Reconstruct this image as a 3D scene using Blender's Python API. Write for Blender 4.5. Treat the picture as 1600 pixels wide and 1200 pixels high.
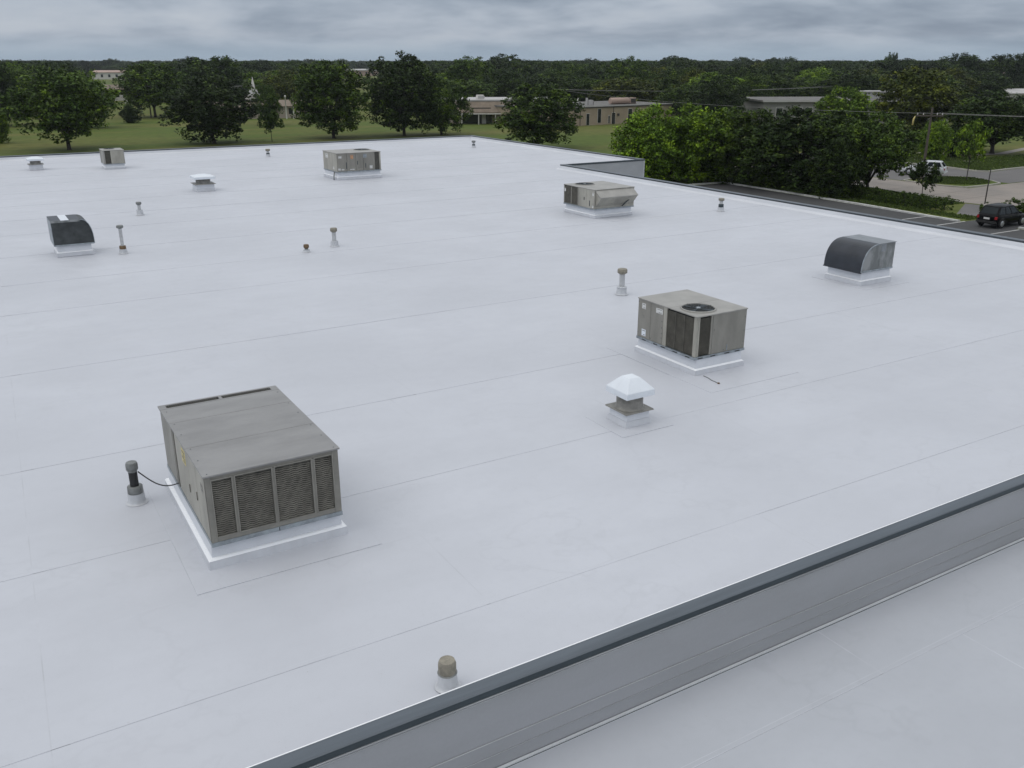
import bpy, math, random
import numpy as np
from mathutils import Vector, Matrix

# ------------------------------------------------------------------ camera, sky, sun, exposure
SC = bpy.context.scene
COL = SC.collection
for o in list(bpy.data.objects):
    bpy.data.objects.remove(o)

cam_data = bpy.data.cameras.new('camera')
cam = bpy.data.objects.new('camera', cam_data)
COL.objects.link(cam)
cam.location = (0, 0, 11.2)
cam.rotation_euler = (math.radians(90 - 19.71), 0, math.radians(-30.85))
cam_data.sensor_width = 36.0
cam_data.lens = 36.0 * 1404.0 / 1600.0
cam_data.clip_start = 0.1
cam_data.clip_end = 20000
SC.camera = cam

SUN_EL, SUN_AZ = math.radians(55), math.radians(-75)   # azimuth from +Y towards +X: the sun behind the cloud stands to the left
world = bpy.data.worlds.new('World')
SC.world = world
world.use_nodes = True
wn, wl = world.node_tree.nodes, world.node_tree.links
wn.clear()
w_out = wn.new('ShaderNodeOutputWorld')
w_bg = wn.new('ShaderNodeBackground'); w_bg.inputs['Strength'].default_value = 0.1
sky = wn.new('ShaderNodeTexSky'); sky.sky_type = 'NISHITA'; sky.sun_disc = False
sky.sun_elevation = SUN_EL; sky.sun_rotation = SUN_AZ
tc = wn.new('ShaderNodeTexCoord')
sep = wn.new('ShaderNodeSeparateXYZ')
wl.new(tc.outputs['Generated'], sep.inputs[0])
def wmath(op, a, b=None, clamp=False):
    n = wn.new('ShaderNodeMath'); n.operation = op; n.use_clamp = clamp
    for i, v in enumerate((a, b)):
        if v is None: continue
        if isinstance(v, (int, float)): n.inputs[i].default_value = v
        else: wl.new(v, n.inputs[i])
    return n.outputs[0]
zc = wmath('MAXIMUM', sep.outputs['Z'], 0.0)
den = wmath('ADD', zc, 0.2)
px_, py_ = wmath('DIVIDE', sep.outputs['X'], den), wmath('DIVIDE', sep.outputs['Y'], den)
cmb = wn.new('ShaderNodeCombineXYZ')
wl.new(px_, cmb.inputs[0]); wl.new(py_, cmb.inputs[1])
def wnoise(scale, detail, rough, dist=0.0, off=(0, 0, 0)):
    mp = wn.new('ShaderNodeMapping'); mp.inputs['Location'].default_value = off
    wl.new(cmb.outputs[0], mp.inputs[0])
    n = wn.new('ShaderNodeTexNoise'); n.inputs['Scale'].default_value = scale
    n.inputs['Detail'].default_value = detail; n.inputs['Roughness'].default_value = rough
    n.inputs['Distortion'].default_value = dist
    wl.new(mp.outputs[0], n.inputs['Vector'])
    return n.outputs['Fac']
def wramp(fac, stops):
    r = wn.new('ShaderNodeValToRGB')
    els = r.color_ramp.elements
    while len(els) < len(stops): els.new(0.5)
    for e, (p, c) in zip(els, stops):
        e.position = p; e.color = (*c, 1)
    wl.new(fac, r.inputs[0])
    return r.outputs[0]
def wmix(fac, a, b, mode='MIX'):
    m = wn.new('ShaderNodeMix'); m.data_type = 'RGBA'; m.blend_type = mode
    if isinstance(fac, (int, float)): m.inputs[0].default_value = fac
    else: wl.new(fac, m.inputs[0])
    for i, v in ((6, a), (7, b)):
        if isinstance(v, tuple): m.inputs[i].default_value = (*v, 1)
        else: wl.new(v, m.inputs[i])
    return m.outputs[2]
big = wnoise(1.05, 5, 0.52, 0.3, (3.1, 7.7, 0))
small = wnoise(3.0, 4, 0.5, 0.2, (11.3, 2.7, 0))
cl = wmath('ADD', wmath('MULTIPLY', big, 0.72), wmath('MULTIPLY', small, 0.28))
cloud = wramp(cl, [(0.37, (2.25, 2.75, 3.55)), (0.45, (2.9, 3.45, 4.3)), (0.53, (3.8, 4.35, 5.2)), (0.61, (4.45, 4.95, 5.7))])
hz = wramp(wmath('MULTIPLY', zc, 40.0, True), [(0.0, (1, 1, 1)), (0.35, (0.7, 0.7, 0.7)), (1.0, (0, 0, 0))])
cloud = wmix(hz, cloud, (3.2, 4.1, 5.1))
# overcast sky: evenly brighter towards the zenith
cb = wn.new('ShaderNodeCombineXYZ')   # and less blue overhead than in the damp air low down
for i, k in enumerate((2.4, 2.0, 1.52)): wl.new(wmath('ADD', wmath('MULTIPLY', zc, k), 1.0), cb.inputs[i])
cloud = wmix(1.0, cloud, cb.outputs[0], 'MULTIPLY')
final = wmix(0.06, cloud, sky.outputs[0])
wl.new(final, w_bg.inputs['Color'])
wl.new(w_bg.outputs[0], w_out.inputs['Surface'])

sun_d = bpy.data.lights.new('sun', 'SUN'); sun_d.energy = 0.5; sun_d.angle = math.radians(40); sun_d.color = (1.0, 0.96, 0.9)
sun_o = bpy.data.objects.new('sun', sun_d); COL.objects.link(sun_o)
sd = Vector((math.sin(SUN_AZ) * math.cos(SUN_EL), math.cos(SUN_AZ) * math.cos(SUN_EL), math.sin(SUN_EL)))
sun_o.rotation_euler = sd.to_track_quat('Z', 'Y').to_euler()
sun_o.location = (0, 0, 60)

vs = SC.view_settings
vs.view_transform = 'Standard'; vs.look = 'None'; vs.exposure = 0.0; vs.gamma = 1.0; vs.use_curve_mapping = False
SC.cycles.max_bounces = 6; SC.cycles.diffuse_bounces = 3; SC.cycles.glossy_bounces = 2
SC.cycles.transparent_max_bounces = 8; SC.cycles.volume_bounces = 0

R = random.Random(11)

# ------------------------------------------------------------------ materials
def mat(name, col, rough=0.6, metal=0.0, var=0.0, scale=3.0, col2=None, lo=0.35, hi=0.65, stretch=(1, 1, 1), bump=0.0, bscale=40.0,
        spec=0.5, island=0.0, obrand=0.0, detail=5, grain=0.0, gscale=60.0):
    m = bpy.data.materials.new(name); m.use_nodes = True
    nt = m.node_tree; n, l = nt.nodes, nt.links
    bs = n['Principled BSDF']
    bs.inputs['Roughness'].default_value = rough; bs.inputs['Metallic'].default_value = metal
    bs.inputs['Specular IOR Level'].default_value = spec
    tcn = n.new('ShaderNodeTexCoord')
    mp = n.new('ShaderNodeMapping'); mp.inputs['Scale'].default_value = stretch
    l.new(tcn.outputs['Object'], mp.inputs[0])
    cur = None
    def mix(f, a, b, mode='MIX'):
        k = n.new('ShaderNodeMix'); k.data_type = 'RGBA'; k.blend_type = mode
        if isinstance(f, (int, float)): k.inputs[0].default_value = f
        else: l.new(f, k.inputs[0])
        for i, v in ((6, a), (7, b)):
            if isinstance(v, tuple): k.inputs[i].default_value = (*v[:3], 1)
            else: l.new(v, k.inputs[i])
        return k.outputs[2]
    cur = tuple(col)
    c2 = col2 if col2 else tuple(c * (1 - var) for c in col)
    if var > 0 or col2:
        nz = n.new('ShaderNodeTexNoise'); nz.inputs['Scale'].default_value = scale; nz.inputs['Detail'].default_value = detail
        nz.inputs['Roughness'].default_value = 0.6
        l.new(mp.outputs[0], nz.inputs['Vector'])
        mr = n.new('ShaderNodeMapRange'); mr.inputs[1].default_value = lo; mr.inputs[2].default_value = hi
        l.new(nz.outputs['Fac'], mr.inputs[0])
        cur = mix(mr.outputs[0], cur, tuple(c2))
    def scaled(sock, lo_, hi_):
        k = n.new('ShaderNodeMapRange'); k.inputs[3].default_value = lo_; k.inputs[4].default_value = hi_
        l.new(sock, k.inputs[0])
        c = n.new('ShaderNodeCombineXYZ')
        for i in range(3): l.new(k.outputs[0], c.inputs[i])
        return c.outputs[0]
    if grain > 0:
        g = n.new('ShaderNodeTexNoise'); g.inputs['Scale'].default_value = gscale; g.inputs['Detail'].default_value = 2
        l.new(tcn.outputs['Object'], g.inputs['Vector'])
        cur = mix(1.0, cur, scaled(g.outputs['Fac'], 1 - grain, 1 + grain), 'MULTIPLY')
    if island > 0:
        gi = n.new('ShaderNodeNewGeometry')
        cur = mix(1.0, cur, scaled(gi.outputs['Random Per Island'], 1 - island, 1 + island), 'MULTIPLY')
    if obrand > 0:
        oi = n.new('ShaderNodeObjectInfo')
        cur = mix(1.0, cur, scaled(oi.outputs['Random'], 1 - obrand, 1 + obrand), 'MULTIPLY')
    if isinstance(cur, tuple): bs.inputs['Base Color'].default_value = (*cur, 1)
    else: l.new(cur, bs.inputs['Base Color'])
    if bump > 0:
        bn = n.new('ShaderNodeTexNoise'); bn.inputs['Scale'].default_value = bscale; bn.inputs['Detail'].default_value = 3
        l.new(mp.outputs[0], bn.inputs['Vector'])
        bp = n.new('ShaderNodeBump'); bp.inputs['Strength'].default_value = bump; bp.inputs['Distance'].default_value = 0.02
        l.new(bn.outputs['Fac'], bp.inputs['Height']); l.new(bp.outputs[0], bs.inputs['Normal'])
    return m

def membrane_mat(name, col):
    """white roofing sheet: broad faint mottling, thin dusty film, sparse specks and a few tan water marks"""
    m = bpy.data.materials.new(name); m.use_nodes = True
    nt = m.node_tree; n, l = nt.nodes, nt.links
    bs = n['Principled BSDF']; bs.inputs['Specular IOR Level'].default_value = 0.35
    tcn = n.new('ShaderNodeTexCoord'); co = tcn.outputs['Object']
    def noise(scale, detail, rough, st=(1, 1, 1)):
        mp = n.new('ShaderNodeMapping'); mp.inputs['Scale'].default_value = st; l.new(co, mp.inputs[0])
        k = n.new('ShaderNodeTexNoise'); k.inputs['Scale'].default_value = scale; k.inputs['Detail'].default_value = detail
        k.inputs['Roughness'].default_value = rough; l.new(mp.outputs[0], k.inputs['Vector']); return k.outputs['Fac']
    def rng(s, a, b, c, d):
        k = n.new('ShaderNodeMapRange'); k.inputs[1].default_value = a; k.inputs[2].default_value = b
        k.inputs[3].default_value = c; k.inputs[4].default_value = d; l.new(s, k.inputs[0]); return k.outputs[0]
    def mix(f, a, b):
        k = n.new('ShaderNodeMix'); k.data_type = 'RGBA'; l.new(f, k.inputs[0])
        for i, v in ((6, a), (7, b)):
            if isinstance(v, tuple): k.inputs[i].default_value = (*v, 1)
            else: l.new(v, k.inputs[i])
        return k.outputs[2]
    c = mix(rng(noise(0.22, 4, 0.55), 0.38, 0.66, 0, 1), tuple(col), tuple(v * 0.915 for v in col))
    c = mix(rng(noise(1.3, 5, 0.6, (0.45, 1, 1)), 0.42, 0.75, 0, 0.55), c, tuple(v * 0.885 for v in col))
    c = mix(rng(noise(6.0, 4, 0.7), 0.5, 0.8, 0, 0.35), c, tuple(v * 0.86 for v in col))
    c = mix(rng(noise(0.35, 3, 0.5, (0.5, 1.2, 1)), 0.68, 0.82, 0, 0.16), c, (col[0] * 0.93, col[1] * 0.86, col[2] * 0.75))
    pond = noise(0.28, 5, 0.6, (1, 1.3, 1))   # faint tide marks where shallow puddles dried
    dm = n.new('ShaderNodeMath'); dm.operation = 'SUBTRACT'; l.new(pond, dm.inputs[0]); dm.inputs[1].default_value = 0.56
    da = n.new('ShaderNodeMath'); da.operation = 'ABSOLUTE'; l.new(dm.outputs[0], da.inputs[0])
    c = mix(rng(da.outputs[0], 0.0, 0.012, 0.28, 0.0), c, tuple(v * 0.84 for v in col))
    c = mix(rng(noise(3.2, 5, 0.75, (3.0, 0.5, 1)), 0.6, 0.82, 0, 0.3), c, tuple(v * 0.8 for v in col))
    c = mix(rng(noise(34.0, 2, 0.5), 0.73, 0.78, 0, 0.4), c, (0.3, 0.29, 0.28))
    l.new(c, bs.inputs['Base Color'])
    l.new(rng(noise(2.0, 4, 0.6), 0.3, 0.7, 0.42, 0.62), bs.inputs['Roughness'])
    bp = n.new('ShaderNodeBump'); bp.inputs['Strength'].default_value = 0.4; bp.inputs['Distance'].default_value = 0.02
    l.new(noise(1.1, 5, 0.55), bp.inputs['Height']); l.new(bp.outputs[0], bs.inputs['Normal'])
    return m

M = {}
WHT = (0.54, 0.556, 0.60)
M['membrane'] = membrane_mat('white_membrane', WHT)
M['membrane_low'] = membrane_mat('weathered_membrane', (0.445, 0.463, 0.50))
M['seam'] = mat('seam_dirt', (0.435, 0.447, 0.478), 0.8, col2=(0.53, 0.546, 0.588), scale=1.4, lo=0.33, hi=0.6)
M['ridge'] = mat('lap_ridge', (0.47, 0.482, 0.515), 0.7, col2=(0.54, 0.556, 0.60), scale=1.1, lo=0.38, hi=0.56)
M['curbwhite'] = mat('curb_white', (0.68, 0.70, 0.74), 0.5, var=0.08, scale=3, grain=0.03)
M['upstand'] = mat('upstand_membrane', (0.63, 0.645, 0.68), 0.5, var=0.1, scale=1.2, stretch=(.4, .4, 2))
M['skirt'] = mat('skirt_membrane', (0.60, 0.615, 0.65), 0.5, var=0.1, scale=5, stretch=(1, 1, .4))
M['rtu_frame'] = mat('unit_frame_grey', (0.245, 0.235, 0.208), 0.5, var=0.2, scale=3, grain=0.06, gscale=30)
M['bead'] = mat('bead_white', (0.86, 0.87, 0.89), 0.45)
M['boot'] = mat('boot_white', (0.55, 0.565, 0.59), 0.5, var=0.15, scale=7, stretch=(1, 1, .5))
M['coping'] = mat('coping_metal', (0.118, 0.138, 0.16), 0.4, 0.3, var=0.25, scale=1.5, stretch=(.3, 4, 4), grain=0.06)
M['coping_dark'] = mat('coping_dark_metal', (0.05, 0.062, 0.072), 0.5, 0.1, var=0.25, scale=1.5, stretch=(.4, .4, 4))
M['drip'] = mat('drip_edge_metal', (0.045, 0.06, 0.07), 0.45, 0.2, var=0.2, scale=2)
M['siding'] = mat('siding_grey', (0.36, 0.366, 0.385), 0.6, var=0.1, scale=0.6, stretch=(.5, 1, 2), col2=(0.318, 0.325, 0.335), grain=0.04, gscale=25)
M['siding_pale'] = mat('siding_pale_grey', (0.47, 0.485, 0.51), 0.6, var=0.14, scale=0.7, stretch=(1, 1, 3))
M['siding_lip'] = mat('siding_lip', (0.5, 0.51, 0.52), 0.5, var=0.3, scale=0.8)
M['baseflash'] = mat('base_flashing', (0.6, 0.62, 0.64), 0.45, var=0.12, scale=2)
M['rtu'] = mat('unit_paint_grey', (0.27, 0.26, 0.23), 0.5, bump=0.35, bscale=5, var=0.28, scale=2.2, stretch=(1, 1, .4), grain=0.05, gscale=30)
M['rtu_beige'] = mat('unit_paint_beige', (0.40, 0.385, 0.335), 0.5, bump=0.35, bscale=5, var=0.3, scale=2.5, stretch=(1, 1, .35), grain=0.06, gscale=30)
M['rtu_top'] = mat('unit_top_sheet', (0.30, 0.295, 0.29), 0.42, 0.25, var=0.2, scale=1.6, stretch=(.6, 1.5, 1), grain=0.04, gscale=18)
M['rtu_top2'] = mat('unit_top_beige', (0.36, 0.35, 0.325), 0.45, 0.1, var=0.2, scale=2.2, grain=0.05, gscale=20)
M['coil'] = mat('coil_dark', (0.022, 0.022, 0.02), 0.8, var=0.4, scale=20)
M['fin'] = mat('coil_fin', (0.21, 0.2, 0.172), 0.55, 0.1, var=0.35, scale=6)
M['fin_dark'] = mat('coil_guard', (0.15, 0.143, 0.122), 0.6, 0.1, var=0.35, scale=6)
M['galv'] = mat('galvanised', (0.36, 0.40, 0.43), 0.42, 0.45, var=0.35, scale=7, grain=0.1)
M['black'] = mat('black_rubber', (0.018, 0.018, 0.019), 0.6)
M['darkgap'] = mat('dark_gap', (0.02, 0.021, 0.022), 0.9)
M['sticker'] = mat('sticker_white', (0.72, 0.72, 0.7), 0.5, var=0.25, scale=30)
M['sticker_y'] = mat('sticker_yellow', (0.62, 0.52, 0.2), 0.5, var=0.2, scale=20)
M['sticker_o'] = mat('sticker_orange', (0.55, 0.3, 0.16), 0.5, var=0.2, scale=20)
M['print'] = mat('label_print', (0.12, 0.12, 0.13), 0.6)
M['hood_black'] = mat('hood_black_sheet', (0.035, 0.04, 0.05), 0.38, 0.2, var=0.3, scale=3, grain=0.08)
M['hood_grey'] = mat('hood_grey_sheet', (0.17, 0.18, 0.18), 0.45, 0.35, col2=(0.31, 0.32, 0.32), scale=2.4, lo=0.48, hi=0.62, stretch=(1, 1, .5), grain=0.1)
M['hood_dark'] = mat('hood_dark_sheet', (0.062, 0.07, 0.072), 0.5, 0.2, var=0.45, scale=4, grain=0.1)
M['hood_top'] = mat('hood_top_sheet', (0.28, 0.30, 0.32), 0.45, 0.3, var=0.3, scale=4, stretch=(3, .6, 1))
M['fan_white'] = mat('fan_white_paint', (0.74, 0.78, 0.83), 0.4, var=0.08, scale=3)
M['fan_grey'] = mat('fan_grey_metal', (0.30, 0.29, 0.265), 0.5, 0.3, var=0.35, scale=6, grain=0.1)
M['pvc'] = mat('pipe_pale', (0.52, 0.53, 0.54), 0.5, var=0.2, scale=8)
M['pipe_grey'] = mat('pipe_grey', (0.24, 0.25, 0.245), 0.5, 0.2, var=0.35, scale=14, grain=0.12)
M['pipe_tan'] = mat('pipe_tan', (0.30, 0.275, 0.22), 0.6, var=0.4, scale=12, grain=0.12)
M['pipe_rust'] = mat('pipe_rust', (0.20, 0.13, 0.07), 0.75, var=0.5, scale=14)
M['asphalt'] = mat('asphalt', (0.06, 0.06, 0.061), 0.85, var=0.25, scale=0.25, grain=0.15, gscale=6)
M['road'] = mat('road_asphalt', (0.145, 0.138, 0.135), 0.85, var=0.22, scale=0.2, grain=0.12, gscale=5)
M['concrete'] = mat('driveway_concrete', (0.28, 0.245, 0.215), 0.85, var=0.2, scale=0.18, col2=(0.21, 0.19, 0.172), grain=0.1, gscale=4)
M['kerb'] = mat('kerb_concrete', (0.42, 0.40, 0.36), 0.8, var=0.2, scale=1)
M['paintwhite'] = mat('painted_white', (0.62, 0.62, 0.6), 0.6, var=0.3, scale=2.5)
M['joint'] = mat('joint_dark', (0.12, 0.105, 0.095), 0.9)
M['grass'] = mat('lawn_grass', (0.080, 0.112, 0.021), 0.9, col2=(0.130, 0.126, 0.037), scale=0.045, lo=0.44, hi=0.66, stretch=(.5, 1.4, 1), grain=0.35, gscale=0.7, spec=0.15)
M['blade'] = mat('grass_blade', (0.068, 0.100, 0.022), 0.8, island=0.4, spec=0.2)
M['bark'] = mat('tree_bark', (0.045, 0.038, 0.03), 0.9, var=0.4, scale=4, stretch=(3, 3, .6))
def leafmat(name, c, br=0.62, obr=0.22):
    m = mat(name, c, 0.6, 0, col2=(c[0] * 2.9, c[1] * 2.5, c[2] * 1.2), scale=5.0, lo=0.48, hi=0.7, island=br, obrand=obr, spec=0.14, detail=2)
    return m
M['leaf_dark'] = leafmat('foliage_dark', (0.020, 0.037, 0.008))
M['leaf_mid'] = leafmat('foliage_mid', (0.034, 0.061, 0.010))
M['leaf_bright'] = leafmat('foliage_bright', (0.074, 0.130, 0.013))
M['leaf_olive'] = leafmat('foliage_olive', (0.043, 0.057, 0.010))
M['leaf_far'] = leafmat('foliage_far', (0.022, 0.039, 0.011), 0.5, 0.5)
M['wood_pole'] = mat('weathered_wood', (0.10, 0.085, 0.068), 0.85, var=0.3, scale=3, stretch=(4, 4, .3))
M['wire'] = mat('wire_grey', (0.22, 0.22, 0.21), 0.5)
M['brick_beige'] = mat('wall_beige', (0.34, 0.275, 0.20), 0.85, var=0.15, scale=0.5, grain=0.08, gscale=3)
M['wall_cream'] = mat('wall_cream', (0.36, 0.31, 0.25), 0.85, var=0.2, scale=0.4)
M['wall_grey'] = mat('wall_grey_paint', (0.24, 0.235, 0.22), 0.8, var=0.15, scale=0.4)
M['roof_brown'] = mat('shingle_brown', (0.205, 0.165, 0.125), 0.9, var=0.25, scale=1.2, grain=0.12, gscale=4)
M['roof_pale'] = mat('roof_pale', (0.44, 0.43, 0.42), 0.7, var=0.15, scale=0.4)
M['roof_gravel'] = mat('roof_gravel', (0.17, 0.165, 0.155), 0.9, var=0.3, scale=0.8, grain=0.15, gscale=3)
M['roof_pink'] = mat('roof_pinkish', (0.40, 0.29, 0.24), 0.8, var=0.2, scale=0.3)
M['dark_trim'] = mat('dark_trim', (0.05, 0.045, 0.04), 0.7, var=0.2, scale=2)
M['dark_glass'] = mat('dark_glass', (0.015, 0.018, 0.02), 0.12, spec=0.6)
M['white_trim'] = mat('white_trim', (0.62, 0.6, 0.56), 0.6, var=0.1, scale=2)
M['car_black'] = mat('car_paint_black', (0.004, 0.0045, 0.005), 0.3, spec=0.1, var=0.2, scale=2)
M['car_white'] = mat('car_paint_white', (0.62, 0.64, 0.66), 0.25, var=0.06, scale=2)
M['glass_tint'] = mat('glass_tint', (0.008, 0.013, 0.015), 0.08, spec=0.25)
M['tyre'] = mat('tyre_rubber', (0.014, 0.014, 0.014), 0.85)
M['alloy'] = mat('alloy_wheel', (0.5, 0.51, 0.52), 0.3, 0.7)
M['lamp_red'] = mat('lamp_red', (0.32, 0.02, 0.025), 0.2)
M['lamp_clear'] = mat('lamp_clear', (0.6, 0.6, 0.58), 0.1)
M['chrome'] = mat('chrome_trim', (0.55, 0.56, 0.57), 0.15, 0.9)

# ------------------------------------------------------------------ mesh helpers
class MB:
    def __init__(s): s.v, s.f, s.m, s.sm = [], [], [], []
    def add(s, vs, fs, m=0, smooth=False):
        b = len(s.v); s.v += [tuple(v) for v in vs]
        for f in fs: s.f.append(tuple(i + b for i in f)); s.m.append(m); s.sm.append(smooth)
        return s
    def box(s, x0, x1, y0, y1, z0, z1, m=0, t=0.0):
        """box; t insets the top on all four sides"""
        vs = [(x0, y0, z0), (x1, y0, z0), (x1, y1, z0), (x0, y1, z0), (x0 + t, y0 + t, z1), (x1 - t, y0 + t, z1), (x1 - t, y1 - t, z1), (x0 + t, y1 - t, z1)]
        return s.add(vs, [(3, 2, 1, 0), (4, 5, 6, 7), (0, 1, 5, 4), (1, 2, 6, 5), (2, 3, 7, 6), (3, 0, 4, 7)], m)
    def prism(s, poly, a0, a1, axis='y', m=0):
        n = len(poly)
        def P(u, w, a): return (u, a, w) if axis == 'y' else ((a, u, w) if axis == 'x' else (u, w, a))
        vs = [P(u, w, a0) for u, w in poly] + [P(u, w, a1) for u, w in poly]
        fs = [tuple(range(n)), tuple(range(2 * n - 1, n - 1, -1))] + [(i, i + n, (i + 1) % n + n, (i + 1) % n) for i in range(n)]
        return s.add(vs, fs, m)
    def lathe(s, prof, n=20, m=0, c=(0, 0), smooth=True, caps=True):
        vs, fs = [], []
        for r, z in prof:
            for k in range(n):
                a = 2 * math.pi * k / n; vs.append((c[0] + r * math.cos(a), c[1] + r * math.sin(a), z))
        for i in range(len(prof) - 1):
            for k in range(n):
                fs.append((i * n + k, i * n + (k + 1) % n, (i + 1) * n + (k + 1) % n, (i + 1) * n + k))
        s.add(vs, fs, m, smooth)
        if caps:
            s.add(vs[:n], [tuple(range(n - 1, -1, -1))], m); s.add(vs[-n:], [tuple(range(n))], m)
        return s
    def tube(s, pts, r, n=8, m=0, smooth=True):
        pts = [Vector(p) for p in pts]; rs = r if isinstance(r, (list, tuple)) else [r] * len(pts)
        vs, fs = [], []
        for i, p in enumerate(pts):
            d = (pts[min(i + 1, len(pts) - 1)] - pts[max(i - 1, 0)]).normalized()
            a = d.orthogonal().normalized() if i == 0 else (ax - d * ax.dot(d)).normalized()
            ax = a; b = d.cross(a)
            for k in range(n):
                t = 2 * math.pi * k / n; vs.append(p + (a * math.cos(t) + b * math.sin(t)) * rs[i])
        for i in range(len(pts) - 1):
            for k in range(n): fs.append((i * n + k, i * n + (k + 1) % n, (i + 1) * n + (k + 1) % n, (i + 1) * n + k))
        fs.append(tuple(range(n - 1, -1, -1))); fs.append(tuple(range((len(pts) - 1) * n, len(pts) * n)))
        return s.add(vs, fs, m, smooth)
    def mesh(s, name, mats):
        me = bpy.data.meshes.new(name); me.from_pydata(s.v, [], s.f)
        for m in mats: me.materials.append(M[m] if isinstance(m, str) else m)
        me.polygons.foreach_set('material_index', s.m); me.polygons.foreach_set('use_smooth', s.sm)
        me.update(); return me
    def build(s, name, mats, parent=None, loc=(0, 0, 0), bevel=0.0, kind=None):
        if not isinstance(mats, (list, tuple)): mats = [mats]
        o = bpy.data.objects.new(name, s.mesh(name, mats)); COL.objects.link(o)
        o.location = loc
        if parent: o.parent = parent
        if bevel:
            b = o.modifiers.new('bevel', 'BEVEL'); b.width = bevel; b.segments = 2; b.limit_method = 'ANGLE'
        if kind: o['kind'] = kind
        return o

def tag(o, label=None, cat=None, group=None, kind=None):
    if label: o['label'] = label
    if cat: o['category'] = cat
    if group: o['group'] = group
    if kind: o['kind'] = kind
    return o
def thing(name, label, cat, loc=(0, 0, 0), rz=0.0, group=None):
    o = bpy.data.objects.new(name, None); COL.objects.link(o); o.empty_display_size = 0.2
    o.location = loc; o.rotation_euler = (0, 0, rz)
    return tag(o, label, cat, group)
def dup(root, loc, rz=0.0, scale=None, label=None, group=None):
    r = root.copy(); COL.objects.link(r); r.location = loc; r.rotation_euler = (0, 0, rz)
    if scale: r.scale = scale
    if label: r['label'] = label
    if group: r['group'] = group
    for ch in list(root.children):
        c = ch.copy(); COL.objects.link(c); c.parent = r
        for g in ch.children:
            d = g.copy(); COL.objects.link(d); d.parent = c
    return r
def flat(name, pts, z, m, kind='structure', thick=0.0):
    mb = MB(); n = len(pts)
    mb.add([(x, y, z) for x, y in pts], [tuple(range(n))])
    if thick:
        mb.add([(x, y, z) for x, y in pts] + [(x, y, z - thick) for x, y in pts], [(i, i + n, (i + 1) % n + n, (i + 1) % n) for i in range(n)])
    o = mb.build(name, m)
    if kind: o['kind'] = kind
    return o
def strip(path, w, z0, z1):
    """a kerb-like bar following a polyline"""
    mb = MB(); p = [Vector((x, y, 0)) for x, y in path]; L = []
    for i, q in enumerate(p):
        d = (p[min(i + 1, len(p) - 1)] - p[max(i - 1, 0)]).normalized(); nrm = Vector((-d.y, d.x, 0)) * w / 2
        L.append((q + nrm, q - nrm))
    vs = []
    for a, b in L: vs += [(a.x, a.y, z0), (a.x, a.y, z1), (b.x, b.y, z1), (b.x, b.y, z0)]
    fs = []
    for i in range(len(p) - 1):
        k = i * 4
        fs += [(k, k + 4, k + 5, k + 1), (k + 1, k + 5, k + 6, k + 2), (k + 2, k + 6, k + 7, k + 3)]
    fs += [(0, 1, 2, 3), tuple(len(vs) - 4 + j for j in (3, 2, 1, 0))]
    return mb.add(vs, fs)

# ------------------------------------------------------------------ ground
GR = MB()
ring = [(-1550, -290), (4580, -290), (4580, 4680), (-1550, 4680)]
ground = flat('ground', ring, 0.0, 'grass')

# ------------------------------------------------------------------ the flat-roofed building
ROOF, LOW = 5.0, 4.31
X0, X1, X2 = -30.0, 31.7, 37.9
YA, YN, YB = 6.45, 46.7, 70.2
bld = thing('commercial_building', 'flat white-roofed building with dark metal edge trim filling the foreground', 'building', (0, 0, 0))
OUT = [(X0, YA), (X1, YA), (X1, YN), (X2, YN), (X2, YB), (X0, YB)]

def offset_poly(poly, d):
    """inward offset of a counter-clockwise polygon"""
    n, out = len(poly), []
    for i in range(n):
        p0, p, p1 = Vector(poly[i - 1]), Vector(poly[i]), Vector(poly[(i + 1) % n])
        a, b = (p - p0).normalized(), (p1 - p).normalized()
        na, nb = Vector((-a.y, a.x)), Vector((-b.y, b.x))
        out.append(p + (na + nb) * (d / (1 + na.dot(nb))))
    return out
def edge_profile(name, prof, m, sides=range(6)):
    rings = [offset_poly(OUT, d) for d, z in prof]
    for i in sides:
        j = (i + 1) % 6
        mb = MB(); vs = []
        for (d, z), rg in zip(prof, rings): vs += [(rg[i].x, rg[i].y, z), (rg[j].x, rg[j].y, z)]
        n = len(prof)
        fs = [(2 * k, 2 * k + 1, 2 * ((k + 1) % n) + 1, 2 * ((k + 1) % n)) for k in range(n)]
        fs += [tuple(2 * k for k in range(n)), tuple(2 * k + 1 for k in range(n - 1, -1, -1))]
        mb.add(vs, fs).build(name, m, bld)
# walls (ground to eaves) and decks
mb = MB(); mb.prism(offset_poly(OUT, 0.03), 0.0, 4.985, 'z'); mb.build('wall', 'siding', bld)
edge_profile('wall_head', [(0.03, 4.987), (0.03, 5.238), (0.049, 5.238), (0.049, 4.987)], 'siding', (1, 3, 4, 5))
m_ = MB(); m_.box(X1 + 0.035, X2 - 0.11, YN + 0.008, YN + 0.0285, 0.3, 5.20); m_.build('siding_panel', 'siding_pale', bld)
m_ = MB(); m_.box(X2 - 0.108, X2 - 0.012, YN - 0.004, YN + 0.0285, 0.0, 5.205); m_.build('corner_trim', 'baseflash', bld)
mb = MB(); mb.box(X0, X1 - 0.03, -14.0, 6.40, 0.0, LOW - 0.012); mb.build('lower_wall', 'siding', bld)
edge_profile('parapet_upstand', [(0.42, 4.99), (0.42, 5.006), (0.30, 5.09), (0.255, 5.215), (0.24, 5.225), (0.05, 5.22), (0.05, 4.99)], 'upstand')
edge_profile('coping', [(0.172, 5.2255), (0.172, 5.332), (0.012, 5.328), (0.0, 5.318), (0.0, 5.3165), (0.045, 5.3165), (0.045, 5.24)], 'coping', [0])
edge_profile('coping', [(0.235, 5.2255), (0.235, 5.288), (0.222, 5.294), (0.222, 5.2255)], 'coping_dark', range(1, 6))
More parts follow.
